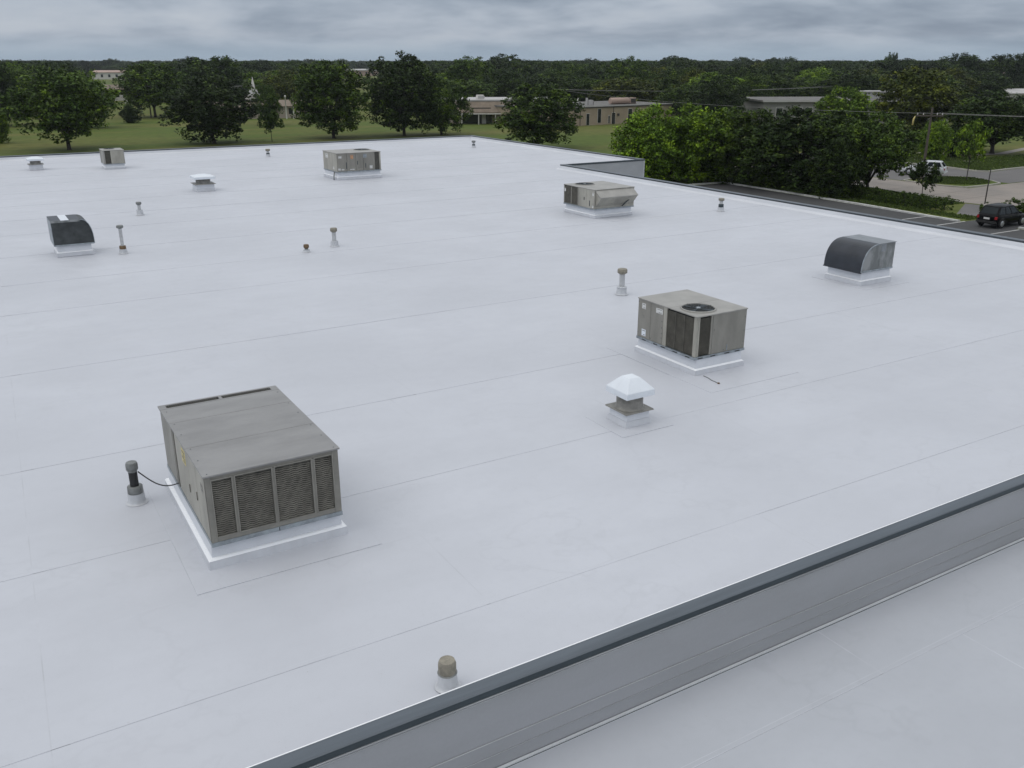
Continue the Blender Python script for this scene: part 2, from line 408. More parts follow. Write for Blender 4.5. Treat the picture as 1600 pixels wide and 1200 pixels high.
edge_profile('coping', [(0.2215, 5.2255), (0.2215, 5.292), (0.02, 5.312), (0.0, 5.304), (0.0, 5.272), (0.045, 5.272), (0.045, 5.24)], 'coping', range(1, 6))
edge_profile('coping_lip', [(0.190, 5.2255), (0.190, 5.332), (0.180, 5.3365), (0.1725, 5.336), (0.1725, 5.2255)], 'bead', [0])
edge_profile('drip_edge', [(0.004, 5.316), (-0.012, 5.262), (-0.005, 5.252), (0.04, 5.252), (0.04, 5.316)], 'drip', [0])
edge_profile('drip_edge', [(0.004, 5.2715), (-0.012, 5.222), (-0.005, 5.212), (0.028, 5.212), (0.028, 5.2715)], 'drip', range(1, 6))

# cladding below the near roof edge: three courses of metal panels, each course with a lip
for z0, z1, d in ((4.335, 4.508, 0.0), (4.512, 4.688, 0.006), (4.692, 5.222, 0.0), (5.226, 5.25, 0.004)):
    x = X0
    while x < X1 - 0.1:
        xe = X1 - 0.03
        p = MB(); p.box(x + 0.002, xe - 0.002, 6.446 - d, 6.4785, z0, z1)
        p.box(x + 0.002, xe - 0.002, 6.438 - d, 6.4459 - d, z1 - 0.007, z1 - 0.001, 1)
        p.build('siding_panel', ['siding', 'siding_lip'], bld); x = xe
p = MB(); p.box(X0, X1 - 0.03, 6.408, 6.44, LOW - 0.005, LOW + 0.024); p.build('base_flashing', 'baseflash', bld)
p = MB(); p.box(X0, X1 - 0.03, 6.40, 6.4075, LOW - 0.01, LOW + 0.007); p.build('dark_gap_line', 'darkgap', bld)  # dark strip painted in for the gap beneath the base flashing

# membrane sheets: every sheet its own piece, lapping its neighbours by a few millimetres
def sheet(name, x0a, x0b, x1, y0, y1, z, zb=None, mm='membrane'):
    """sheet with left end from x0a (near) to x0b (far)"""
    zb = zb if zb is not None else z - 0.009
    ys = [(y0, 1), (y0 + 0.0075, 0), (y0 + 0.062, 2), (y0 + 0.067, 0), (y1 - 0.0075, 1)]
    yl = [v for v, _ in ys] + [y1]
    mb = MB(); n = len(yl)
    def xl(y): return x0a + (x0b - x0a) * (y - y0) / (y1 - y0)
    cols = lambda y: (xl(y), xl(y) + 0.012, x1 - 0.012, x1)
    vs = [(x, y, z) for y in yl for x in cols(y)]
    mb.v = vs
    for i in range(n - 1):
        for k in range(3):
            mb.f.append((i * 4 + k, i * 4 + k + 1, i * 4 + 5 + k, i * 4 + 4 + k)); mb.sm.append(False)
            mb.m.append((1 if y0 < 19 else 2) if k != 1 else (ys[i][1] if y0 < 19 else (2 if ys[i][1] == 1 else 0)))
    c = [(xl(y0), y0), (x1, y0), (x1, y1), (xl(y1), y1)]
    mb.add([(a, b, z) for a, b in c] + [(a, b, zb) for a, b in c], [(i + 4, (i + 1) % 4 + 4, (i + 1) % 4, i) for i in range(4)], 1)
    return mb.build(name, [mm, 'seam', 'ridge'], bld)
rows = [6.84, 8.24, 10.13, 11.84, 13.6, 15.36, 18.02]
while rows[-1] < 66.5: rows.append(rows[-1] + R.choice((1.86, 1.86, 1.9, 2.7)))
rows = [r_ for r_ in rows if abs(r_ - (YN + 0.43)) > 0.7] + [YN + 0.43]; rows.sort()
rows.append(69.86)
ends = {0: [9.0, 18.3], 1: [4.53, 16.9], 4: [6.32, 19.0]}
def seam_x(y): return -0.47 + y * 0.0275 if y < 34 else 0.465 + (y - 34) * 0.008
for i in range(len(rows) - 1):
    y0, y1 = rows[i], rows[i + 1]
    odd = i % 2
    a, b = (y0 - 0.05, y1 + 0.05) if odd else (y0 - 0.01, y1 + 0.01)
    if i == 0: a = y0
    if i == len(rows) - 2: b = y1
    xr = X1 - 0.40 if y1 < YN + 0.45 else X2 - 0.40
    z = ROOF + 0.0045 * odd
    sx = seam_x
    cuts = ends.get(i) or [R.uniform(5, 13), R.uniform(17, 27)]
    sheet('membrane_sheet', X0 + 0.4, X0 + 0.4, sx(y1) + 0.12, a, b, z)
    bounds = list(cuts) + [xr]
    sheet('membrane_sheet', sx(a), sx(b), bounds[0] + 0.06, a, b, z + 0.0018)
    for q in range(len(bounds) - 1):
        sheet('membrane_sheet', bounds[q], bounds[q], bounds[q + 1] + (0.06 if q < len(bounds) - 2 else 0), a, b, z + 0.0007 * (q % 2))
# lower roof
lrows = [6.40, 5.46, 3.62, 1.76, -0.1, -1.96, -3.8, -5.7, -7.6, -9.4, -11.3, -13.9]
for i in range(len(lrows) - 1):
    y1, y0 = lrows[i], lrows[i + 1]
    cuts = {0: [-6, 8.35, 20], 1: [-8, 9.9, 21]}.get(i) or [R.uniform(-12, -4), R.uniform(3, 9), R.uniform(14, 24)]
    bounds = [X0] + cuts + [X1 - 0.05]
    odd = (i + 1) % 2
    for q in range(4):
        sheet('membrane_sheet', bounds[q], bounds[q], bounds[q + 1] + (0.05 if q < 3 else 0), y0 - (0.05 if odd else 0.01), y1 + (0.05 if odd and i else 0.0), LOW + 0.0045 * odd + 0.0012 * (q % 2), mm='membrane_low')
def patch(x0, x1, y0, y1, z=ROOF + 0.0105):
    """flashing apron sheet round a curb"""
    w = 0.008; mb = MB()
    xs, ys = (x0, x0 + w, x1 - w, x1), (y0, y0 + w, y1 - w, y1)
    mb.v = [(x, y, z) for y in ys for x in xs]
    for j in range(3):
        for i in range(3):
            mb.f.append((j * 4 + i, j * 4 + i + 1, j * 4 + 5 + i, j * 4 + 4 + i)); mb.sm.append(False); mb.m.append(0 if i == 1 and j == 1 else 1)
    c = [(x0, y0), (x1, y0), (x1, y1), (x0, y1)]
    mb.add([(a, b, z) for a, b in c] + [(a, b, z - 0.008) for a, b in c], [(i + 4, (i + 1) % 4 + 4, (i + 1) % 4, i) for i in range(4)], 1)
    return mb.build('membrane_patch', ['membrane', 'ridge'], bld)
patch(1.57, 4.02, 10.2, 13.95)
patch(12.0, 14.46, 12.36, 15.85)
patch(9.1, 10.25, 11.45, 12.6)
patch(21.75, 23.7, 16.5, 18.5)

# ------------------------------------------------------------------ rooftop equipment
def curb(parent, x0, x1, y0, y1, z0, z1, led=0.13, out=0.055):
    """membrane-wrapped curb: battered skirt, bright termination bead, upstand"""
    mb = MB(); mb.box(x0, x1, y0, y1, z0, led, 0, 0.012); mb.build('curb_skirt', 'skirt', parent)
    b = MB(); o = 0.012
    b.box(x0 + o - 0.008, x1 - o + 0.008, y0 + o - 0.008, y1 - o + 0.008, led, led + 0.028, 0, 0.03); b.build('curb_bead', 'bead', parent, bevel=0.006)
    c = MB(); c.box(x0 + out, x1 - out, y0 + out, y1 - out, led + 0.028, z1, 0, 0.01); c.build('curb', 'curbwhite', parent)

def grille(parent, face, a0, a1, z0, z1, p, pitch=0.022, wave=0.0, nseg=1, fin='fin', back=True, depth=0.03, name='louver'):
    """coil bay set in a face. face 'y': plane y=p facing -y, a along x; face 'x': plane x=p facing -x, a along y"""
    W = lambda a, d, z: (a, p + d, z) if face == 'y' else (p + d, a, z)
    if back:
        k = MB(); k.add([W(a0, depth, z0), W(a1, depth, z0), W(a1, depth, z1), W(a0, depth, z1)], [(0, 1, 2, 3) if face == 'y' else (3, 2, 1, 0)]); k.build('coil', 'coil', parent)
    mb = MB(); z = z0 + pitch * 0.4; ph = 0
    while z < z1 - pitch * 0.5:
        vs = []
        for s in range(nseg + 1):
            a = a0 + (a1 - a0) * s / nseg
            dz = wave * math.sin((a - a0) * 55 + 0.8 * math.sin(ph)) if wave else 0
            vs += [W(a, 0.003, z + dz), W(a, depth * 0.6, z + dz + pitch * 0.42), W(a, 0.006, z + dz - 0.004)]
        fs = []
        for s in range(nseg):
            q = s * 3; fs += [(q, q + 3, q + 4, q + 1), (q + 2, q + 5, q + 3, q)]
        mb.add(vs, fs); z += pitch; ph += 0.9
    o = mb.build(name, fin, parent); o['kind'] = 'stuff'
    return o

def screw_dots(mb, pts, face, p, r=0.006, m=0):
    for a, z in pts:
        if face == 'y': mb.box(a - r, a + r, p - 0.003, p, z - r, z + r, m)
        elif face == 'x': mb.box(p - 0.003, p, a - r, a + r, z - r, z + r, m)
        else: mb.box(a - r, a + r, z - r, z + r, p, p + 0.003, m)

def sticker(parent, face, a0, a1, z0, z1, p, m='sticker', lines=3, name='sticker'):
    mb = MB()
    if face == 'y': mb.box(a0, a1, p - 0.003, p, z0, z1)
    else: mb.box(p - 0.003, p, a0, a1, z0, z1)
    h = (z1 - z0)
    for i in range(lines):
        zz = z1 - h * (0.2 + 0.62 * i / max(1, lines - 1)); w = (a1 - a0)
        b0, b1 = a0 + w * 0.14, a0 + w * (0.86 if i % 2 == 0 else 0.6)
        if face == 'y': mb.box(b0, b1, p - 0.0045, p - 0.003, zz - h * 0.045, zz + h * 0.045, 1)
        else: mb.box(p - 0.0045, p - 0.003, b0, b1, zz - h * 0.045, zz + h * 0.045, 1)
    mb.build(name, [m, 'print'], parent)

def fan(parent, x, y, z, r, blades=4):
    mb = MB(); mb.lathe([(r * 1.06, z), (r * 1.06, z + 0.022), (r * 1.0, z + 0.028), (r * 0.97, z + 0.02), (r * 0.97, z + 0.001)], 28, 0, (x, y), caps=False); mb.build('fan_ring', 'rtu_top2', parent)
    d = MB(); d.lathe([(r * 0.97, z + 0.003), (0.0, z + 0.003)], 28, 0, (x, y), smooth=False, caps=False); w = d.build('fan_well', 'coil', parent)
    for k in range(blades):
        a = 2 * math.pi * k / blades + 0.4; b = MB(); vs = []
        for rr, da, dz in ((0.2, -0.28, 0.006), (0.2, 0.28, 0.014), (0.93, 0.22, 0.016), (0.93, -0.25, 0.005)):
            vs.append((x + r * rr * math.cos(a + da), y + r * rr * math.sin(a + da), z + dz))
        b.add(vs + [(v[0], v[1], v[2] - 0.0015) for v in vs], [(0, 1, 2, 3), (7, 6, 5, 4), (0, 4, 5, 1), (1, 5, 6, 2), (2, 6, 7, 3), (3, 7, 4, 0)]); b.build('fan_blade', 'drip', parent)
    h = MB(); h.lathe([(r * 0.17, z + 0.006), (r * 0.17, z + 0.028), (r * 0.10, z + 0.034)], 14, 0, (x, y)); h.build('fan_hub', 'galv', parent)
    g = MB()
    for q in (0.3, 0.5, 0.7, 0.88): 
        pts = [(x + r * q * math.cos(t * math.pi / 14), y + r * q * math.sin(t * math.pi / 14), z + 0.032) for t in range(29)]
        g.tube(pts, 0.0035, 4)
    for k in range(4):
        a = math.pi * k / 4; g.tube([(x - r * math.cos(a), y - r * math.sin(a), z + 0.03), (x + r * math.cos(a), y + r * math.sin(a), z + 0.03)], 0.0045, 4)
    o = g.build('fan_guard', 'drip', parent); o['kind'] = 'stuff'

# --- the big unit in the foreground
u = thing('rooftop_unit', 'largest rooftop air unit, grey with four wavy louvred bays, in the left foreground', 'air unit', (2.78, 12.09, ROOF))
W2, D2 = 0.875, 1.415
ZB, ZT = 0.395, 1.345
curb(u, -0.945, 0.945, -1.40, 1.47, 0.005, 0.335, 0.125, 0.06)
r = MB(); r.box(-W2 - 0.006, W2 + 0.006, -D2 - 0.006, D2 + 0.006, 0.335, ZB); r.box(-0.005, 0.005, -D2 - 0.0095, -D2 - 0.0065, 0.337, ZB - 0.002, 1); r.build('base_rail', ['galv', 'darkgap'], u, bevel=0.004)
# core cabinet behind the faces
c = MB(); c.box(-W2 + 0.04, W2 - 0.02, -D2 + 0.04, D2 - 0.02, ZB + 0.001, ZT - 0.03); c.build('cabinet', 'darkgap', u)
# front frame: posts, sill, head and mullions with four bays
bays = [(-0.795, -0.545), (-0.50, -0.035), (0.012, 0.495), (0.545, 0.785)]
fr = MB(); yf = -D2
fr.box(-W2, -0.795, yf, yf + 0.05, ZB, ZT - 0.025); fr.box(0.785, W2, yf, yf + 0.05, ZB, ZT - 0.025)
for (a, b), (c2, d2) in zip(bays, bays[1:]): fr.box(b, c2, yf, yf + 0.045, ZB + 0.07, ZT - 0.085)
fr.box(-0.795, 0.785, yf + 0.002, yf + 0.05, ZB, ZB + 0.07); fr.box(-0.795, 0.785, yf + 0.002, yf + 0.05, ZT - 0.085, ZT - 0.025)
fr.build('front_frame', 'rtu_frame', u, bevel=0.005)
rim = MB()
for a, b in bays:
    rim.box(a - 0.012, b + 0.012, yf - 0.008, yf - 0.0005, ZT - 0.088, ZT - 0.072); rim.box(a - 0.012, b + 0.012, yf - 0.008, yf - 0.0005, ZB + 0.062, ZB + 0.074)
    rim.box(a - 0.012, a + 0.001, yf - 0.007, yf - 0.0005, ZB + 0.0745, ZT - 0.0885); rim.box(b - 0.001, b + 0.012, yf - 0.007, yf - 0.0005, ZB + 0.0745, ZT - 0.0885)
rim.build('bay_rim', 'rtu', u)
for a, b in bays:
    grille(u, 'y', a + 0.001, b - 0.001, ZB + 0.074, ZT - 0.088, yf + 0.012, 0.029, 0.0045, max(10, int((b - a) * 70)))
# left side: service panels with handles and stickers
xs = -W2
pan = [(-1.405, -0.86, 'rtu_beige'), (-0.852, -0.40, 'rtu_beige'), (-0.392, 0.43, 'rtu_beige'), (0.62, 0.98, 'rtu'), (0.99, 1.40, 'rtu')]
for a, b, m in pan:
    p = MB(); p.box(xs, xs + 0.041, a, b, ZB + 0.004, ZT - 0.03); p.build('service_panel', m, u, bevel=0.004)
p = MB(); p.box(xs + 0.035, xs + 0.04, 0.432, 0.618, ZB + 0.004, ZT - 0.03); p.build('dark_recess', 'darkgap', u)
p = MB(); p.box(xs - 0.004, xs + 0.04, 0.50, 0.545, ZB + 0.004, ZT - 0.03); p.build('corner_post', 'rtu', u)
p = MB(); p.box(xs - 0.014, xs - 0.0005, -0.826, -0.812, ZB + 0.36, ZB + 0.48); p.box(xs - 0.014, xs - 0.0005, -0.366, -0.352, ZB + 0.28, ZB + 0.40); p.build('handle', 'rtu_frame', u)
sticker(u, 'x', -0.25, -0.02, ZT - 0.33, ZT - 0.12, xs, 'sticker_y', 4)
sticker(u, 'x', -1.25, -1.13, ZT - 0.3, ZT - 0.2, xs, 'rtu', 2)
# right and rear faces
p = MB(); p.box(W2 - 0.019, W2, -D2 + 0.0505, D2, ZB + 0.004, ZT - 0.03); p.build('side_panel', 'rtu', u)
p = MB(); p.box(-W2 + 0.045, W2 - 0.02, D2 - 0.019, D2, ZB + 0.004, ZT - 0.03); p.build('rear_panel', 'rtu', u)
# top: three overhanging sheets and the outlet slots along the back
for y0, y1 in ((-D2 - 0.022, -0.42), (-0.413, 0.60), (0.607, D2 - 0.19)):
    t = MB(); t.box(-W2 - 0.022, W2 + 0.022, y0, y1, ZT - 0.026, ZT); t.build('top_sheet', 'rtu_top', u, bevel=0.006)
t = MB()
t.box(-W2 - 0.022, W2 + 0.022, D2 - 0.182, D2 - 0.15, ZT - 0.026, ZT - 0.002); t.box(-W2 - 0.022, W2 + 0.022, D2 - 0.03, D2 + 0.015, ZT - 0.026, ZT - 0.002)
t.box(-W2 - 0.022, -W2 + 0.08, D2 - 0.15, D2 - 0.03, ZT - 0.026, ZT - 0.002); t.box(W2 - 0.09, W2 + 0.022, D2 - 0.15, D2 - 0.03, ZT - 0.026, ZT - 0.002); t.box(-0.02, 0.025, D2 - 0.15, D2 - 0.03, ZT - 0.026, ZT - 0.001)
t.build('rear_top_frame', 'rtu_top', u)
for a, b in ((-W2 + 0.081, -0.021), (0.026, W2 - 0.091)):
    s = MB(); s.box(a, b, D2 - 0.149, D2 - 0.031, ZT - 0.026, ZT - 0.02); s.build('outlet_slot', 'coil', u)
    s = MB()
    n = int((b - a) / 0.03)
    for k in range(n): s.box(a + (k + 0.3) * 0.03, a + (k + 0.5) * 0.03, D2 - 0.149, D2 - 0.031, ZT - 0.0195, ZT - 0.008)
    o = s.build('slot_fin', 'fin_dark', u); o['kind'] = 'stuff'
d = MB(); screw_dots(d, [(x, y) for x in (-0.83, 0.83) for y in (-1.38, -0.9, -0.47, 0.1, 0.55, 1.1)], 'z', ZT, 0.007); d.build('screws', 'drip', u)

# --- mid-size unit with a fan, right of centre
u = thing('rooftop_unit', 'beige rooftop air unit with round top fan and dark corner coil, right of centre', 'air unit', (13.09, 14.29, ROOF))
hx, hy, ZB, ZT = 0.70, 0.955, 0.40, 1.285
curb(u, -0.69, 0.70, -1.0, 1.05, 0.012, 0.345, 0.115, 0.05)
r = MB(); r.box(-hx - 0.012, hx + 0.012, -hy - 0.012, hy + 0.012, 0.345, ZB)
for a in (-0.55, -0.2, 0.2, 0.5): r.box(a - 0.07, a + 0.07, -hy - 0.0145, -hy - 0.0122, 0.355, 0.378, 1)
for a in (-0.75, -0.35, 0.05, 0.3, 0.7): r.box(-hx - 0.0145, -hx - 0.0122, a - 0.07, a + 0.07, 0.355, 0.378, 1)
r.build('base_rail', ['galv', 'darkgap'], u, bevel=0.003)
c = MB(); c.box(-hx + 0.045, hx - 0.02, -hy + 0.045, hy - 0.02, ZB, ZT - 0.025); c.build('cabinet', 'darkgap', u)
for a, b in ((0.10, 0.52), (0.527, hy)):
    p = MB(); p.box(-hx, -hx + 0.04, a, b, ZB + 0.003, ZT - 0.026); p.build('service_panel', 'rtu', u, bevel=0.004)
p = MB(); p.box(-hx, -hx + 0.04, -0.02, 0.094, ZB + 0.003, ZT - 0.026); p.build('service_panel', 'rtu_beige', u, bevel=0.004)
p = MB(); p.box(-hx, -hx + 0.05, -hy, -hy + 0.09, ZB + 0.003, ZT - 0.026); p.box(-hx + 0.0505, -hx + 0.10, -hy, -hy + 0.05, ZB + 0.003, ZT - 0.026); p.build('corner_post', 'rtu_beige', u, bevel=0.012)
p = MB(); p.box(-0.245, hx, -hy, -hy + 0.04, ZB + 0.003, ZT - 0.026); p.box(-0.302, -0.252, -hy, -hy + 0.04, ZB + 0.003, ZT - 0.026); p.build('front_panel', 'rtu', u, bevel=0.005)
grille(u, 'x', -hy + 0.0905, -0.0205, ZB + 0.02, ZT - 0.05, -hx + 0.008, 0.02, 0, 1, 'fin_dark')
grille(u, 'y', -hx + 0.1005, -0.3025, ZB + 0.02, ZT - 0.05, -hy + 0.008, 0.02, 0, 1, 'fin_dark')
for f, a, p_ in (('x', -0.58, -hx + 0.004), ('x', -0.30, -hx + 0.004)):
    k = MB(); k.box(-hx + 0.001, -hx + 0.007, a - 0.006, a + 0.006, ZB + 0.02, ZT - 0.05); k.build('guard_bar', 'fin_dark', u)
p = MB(); p.box(hx - 0.019, hx, -hy + 0.041, hy, ZB + 0.003, ZT - 0.026); p.build('side_panel', 'rtu', u)
p = MB(); p.box(-hx + 0.041, hx - 0.02, hy - 0.019, hy, ZB + 0.003, ZT - 0.026); p.build('rear_panel', 'rtu', u)
t = MB(); t.box(-hx - 0.015, hx + 0.015, -0.10, hy + 0.015, ZT - 0.025, ZT); t.build('top_sheet', 'rtu_top2', u, bevel=0.006)
t = MB(); t.box(-hx - 0.015, hx + 0.015, -hy - 0.015, -0.107, ZT - 0.025, ZT); t.build('top_sheet', 'rtu_top2', u, bevel=0.006)
fan(u, -0.24, -0.47, ZT + 0.0005, 0.355)
sticker(u, 'x', 0.70, 0.82, ZT - 0.22, ZT - 0.10, -hx, lines=2); sticker(u, 'x', 0.66, 0.80, ZB + 0.05, ZB + 0.2, -hx, 'fan_white', 2); sticker(u, 'x', 0.12, 0.34, ZT - 0.21, ZT - 0.10, -hx, 'sticker', 2)
sticker(u, 'x', 0.72, 0.82, ZT - 0.42, ZT - 0.36, -hx, 'rtu', 2)
d = MB(); screw_dots(d, [(0.13, z) for z in (0.55, 0.65, 0.78, 0.92)] + [(0.5, 0.45), (0.93, 0.5), (0.93, 1.2)], 'x', -hx, 0.009); screw_dots(d, [(-0.2, 0.93), (0.64, 0.47), (0.66, 0.55), (0.66, 0.8), (0.66, 1.1), (0.1, 0.45)], 'y', -hy, 0.008); d.build('screws', 'drip', u)
p = MB(); p.box(0.18, 0.2, -hy - 0.008, -hy - 0.0005, ZB + 0.03, ZB + 0.16); p.build('drain_stub', 'galv', u)

# --- unit with the rain hood near the right parapet
u = thing('rooftop_unit', 'beige rooftop air unit with sloped rain hood, near the notch in the right roof edge', 'air unit', (23.42, 31.9, ROOF))
hx, hy, ZB, ZT = 1.04, 1.14, 0.40, 1.20
curb(u, -1.02, 1.0, -1.14, 1.12, 0.012, 0.35, 0.12, 0.05)
r = MB(); r.box(-hx - 0.012, hx + 0.012, -hy - 0.012, hy + 0.012, 0.35, ZB); r.build('base_rail', 'galv', u)
c = MB(); c.box(-hx + 0.045, hx, -hy + 0.002, hy, ZB, ZT - 0.025); c.build('cabinet', 'rtu_beige', u)
for a, b in ((-hy, -0.55), (-0.54, 0.02)):
    p = MB(); p.box(-hx, -hx + 0.044, a, b, ZB + 0.003, ZT - 0.026); p.build('service_panel', 'rtu_beige', u, bevel=0.004)
p = MB(); p.box(-hx, -hx + 0.044, 0.03, 0.09, ZB + 0.003, ZT - 0.026); p.box(-hx, -hx + 0.044, hy - 0.06, hy, ZB + 0.003, ZT - 0.026); p.box(-hx, -hx + 0.044, 0.55, 0.59, ZB + 0.003, ZT - 0.026); p.build('coil_frame', 'rtu', u)
for a, b in ((0.0905, 0.5495), (0.5905, hy - 0.0605)): grille(u, 'x', a, b, ZB + 0.02, ZT - 0.05, -hx + 0.006, 0.03, 0, 1, 'fin', depth=0.037)
hd = MB(); yo = -hy - 0.0015   # projecting hood: sloped lid, vertical lip, underside sloping back in
hd.prism([(-hy - 0.002, ZT - 0.06), (-hy - 0.34, ZT - 0.30), (-hy - 0.34, ZT - 0.36), (-hy - 0.002, ZB + 0.1)], -0.97, 0.95, 'x'); hd.build('rain_hood', 'rtu_beige', u, bevel=0.004)
hd = MB(); hd.prism([(-hy - 0.0005, ZT - 0.052), (-hy - 0.36, ZT - 0.292), (-hy - 0.36, ZT - 0.33), (-hy - 0.345, ZT - 0.33), (-hy - 0.345, ZT - 0.302), (-hy - 0.0005, ZT - 0.064)], -1.0, 0.98, 'x'); hd.build('hood_lid', 'rtu_top2', u)
p = MB(); p.tube([(0.62, -hy - 0.21, ZB + 0.32), (0.36, -hy - 0.06, ZB + 0.04)], 0.022, 6); p.build('hood_brace', 'drip', u)
t = MB(); t.box(-hx - 0.015, hx + 0.015, -hy - 0.015, 0.1, ZT - 0.025, ZT); t.build('top_sheet', 'rtu_top2', u, bevel=0.006)
t = MB(); t.box(-hx - 0.015, hx + 0.015, 0.107, hy + 0.015, ZT - 0.025, ZT); t.build('top_sheet', 'rtu_top2', u, bevel=0.006)
fan(u, -0.35, 0.56, ZT + 0.0005, 0.42)
sticker(u, 'x', 0.98, 1.09, ZT - 0.3, ZT - 0.16, -hx, lines=1); sticker(u, 'x', -1.1, -0.98, ZT - 0.26, ZT - 0.14, -hx, lines=1); sticker(u, 'x', -1.08, -0.98, ZB + 0.03, ZB + 0.13, -hx, lines=1)
p = MB(); p.box(-hx - 0.012, -hx - 0.0005, -0.82, -0.78, ZB + 0.08, ZB + 0.32); p.box(-hx - 0.012, -hx - 0.0005, -0.42, -0.38, ZB + 0.3, ZB + 0.42); p.build('handle', 'drip', u)

# --- boxy unit with white stickers, far centre
u = thing('rooftop_unit', 'grey boxy rooftop air unit with white stickers, far back below the tall lawn tree', 'air unit', (19.09, 49.75, ROOF))
hx, hy, ZB, ZT = 1.30, 1.10, 0.46, 1.46
curb(u, -1.34, 1.34, -1.1, 1.1, 0.012, 0.40, 0.16, 0.06)
r = MB(); r.box(-hx - 0.012, hx + 0.012, -hy - 0.012, hy + 0.012, 0.40, ZB); r.build('base_rail', 'galv', u)
c = MB(); c.box(-hx + 0.045, hx - 0.02, -hy + 0.045, hy - 0.02, ZB, ZT - 0.025); c.build('cabinet', 'darkgap', u)
for a, b in ((-hx, -0.72), (-0.71, -0.2), (-0.19, 0.25), (0.26, 0.94)):
    p = MB(); p.box(a, b, -hy, -hy + 0.044, ZB + 0.003, ZT - 0.026); p.build('front_panel', 'rtu', u, bevel=0.004)
p = MB(); p.box(1.215, hx, -hy, -hy + 0.044, ZB + 0.003, ZT - 0.026); p.build('corner_post', 'rtu_beige', u)
p = MB(); p.box(hx - 0.019, hx, -hy + 0.045, hy, ZB + 0.003, ZT - 0.026); p.build('side_panel', 'rtu', u)
grille(u, 'y', 0.9405, 1.2145, ZB + 0.01, ZT - 0.03, -hy + 0.03, 0.05, 0, 1, 'fin_dark', depth=0.012)
for a, b in ((-hy + 0.0445, 0.1), (0.11, hy)):
    p = MB(); p.box(-hx, -hx + 0.044, a, b, ZB + 0.003, ZT - 0.026); p.build('side_panel', 'rtu_beige', u, bevel=0.004)
t = MB(); t.box(-hx - 0.02, hx + 0.02, -hy - 0.02, hy + 0.02, ZT - 0.025, ZT); t.build('top_sheet', 'rtu_top2', u, bevel=0.006)
fan(u, 0.72, 0.25, ZT + 0.0005, 0.46)
for a0, a1, z0, z1, m in ((-1.2, -1.03, 1.18, 1.3, 'sticker'), (-0.5, -0.34, 1.12, 1.34, 'sticker_o'), (0.25, 0.46, 1.16, 1.36, 'galv'), (0.62, 0.78, 0.55, 0.72, 'sticker'), (-1.25, -1.12, 0.53, 0.64, 'sticker'), (-1.05, -0.9, 0.53, 0.6, 'sticker'), (-0.55, -0.3, 0.52, 0.58, 'sticker'), (-0.12, 0.2, 0.52, 0.57, 'rtu_beige')):
    sticker(u, 'y', a0, a1, z0, z1, -hy, m, 2)
sticker(u, 'x', 0.3, 0.7, 1.1, 1.34, -hx, 'sticker', 2); sticker(u, 'x', -0.6, -0.45, 0.55, 0.7, -hx, 'sticker', 1)
p = MB()
for a, z0, z1 in ((-0.76, 0.6, 0.95), (-0.1, 0.8, 1.0), (0.38, 0.6, 0.85)): p.box(a - 0.018, a + 0.018, -hy - 0.016, -hy - 0.0005, z0, z1)
p.build('handle', 'drip', u)
p = MB(); p.tube([(-hx - 0.16, -0.9, 0.02), (-hx - 0.14, -0.85, 0.2), (-hx - 0.03, -0.7, 0.42)], 0.035, 8); p.build('drain_pipe', 'pipe_grey', u)

# --- small unit near the far parapet
u = thing('rooftop_unit', 'small beige rooftop air unit with dark coil slot, close to the far parapet at left', 'air unit', (8.05, 61.75, ROOF))
hx, hy, ZB, ZT = 0.60, 0.72, 0.33, 1.14
curb(u, -0.6, 0.6, -0.7, 0.7, 0.012, 0.30, 0.12, 0.04)
r = MB(); r.box(-hx - 0.01, hx + 0.01, -hy - 0.01, hy + 0.01, 0.30, ZB); r.build('base_rail', 'galv', u)
c = MB(); c.box(-hx + 0.03, hx - 0.005, -hy + 0.045, hy, ZB, ZT - 0.025); c.build('cabinet', 'rtu', u)
p = MB(); p.box(-0.18, hx - 0.05, -hy, -hy + 0.044, ZB + 0.003, ZT - 0.026); p.build('front_panel', 'rtu_beige', u, bevel=0.004)
p = MB(); p.box(hx - 0.045, hx, -hy, -hy + 0.044, ZB + 0.003, ZT - 0.026); p.box(-hx, -hx + 0.09, -hy, -hy + 0.044, ZB + 0.003, ZT - 0.026); p.build('corner_post', 'rtu_top2', u)
grille(u, 'y', -hx + 0.0905, -0.1805, ZB + 0.01, ZT - 0.03, -hy + 0.012, 0.045, 0, 1, 'fin_dark')
p = MB(); p.box(-hx, -hx + 0.029, -hy + 0.045, 0.12, ZB + 0.003, ZT - 0.026); p.build('side_panel', 'rtu_top2', u)
p = MB(); p.box(-hx, -hx + 0.029, 0.13, hy, ZB + 0.003, ZT - 0.026); p.build('side_panel', 'rtu', u)
t = MB(); t.box(-hx - 0.02, hx + 0.02, -hy - 0.02, hy + 0.02, ZT - 0.025, ZT); t.build('top_sheet', 'rtu_top2', u, bevel=0.006)
fan(u, -0.12, 0.1, ZT + 0.0005, 0.32)

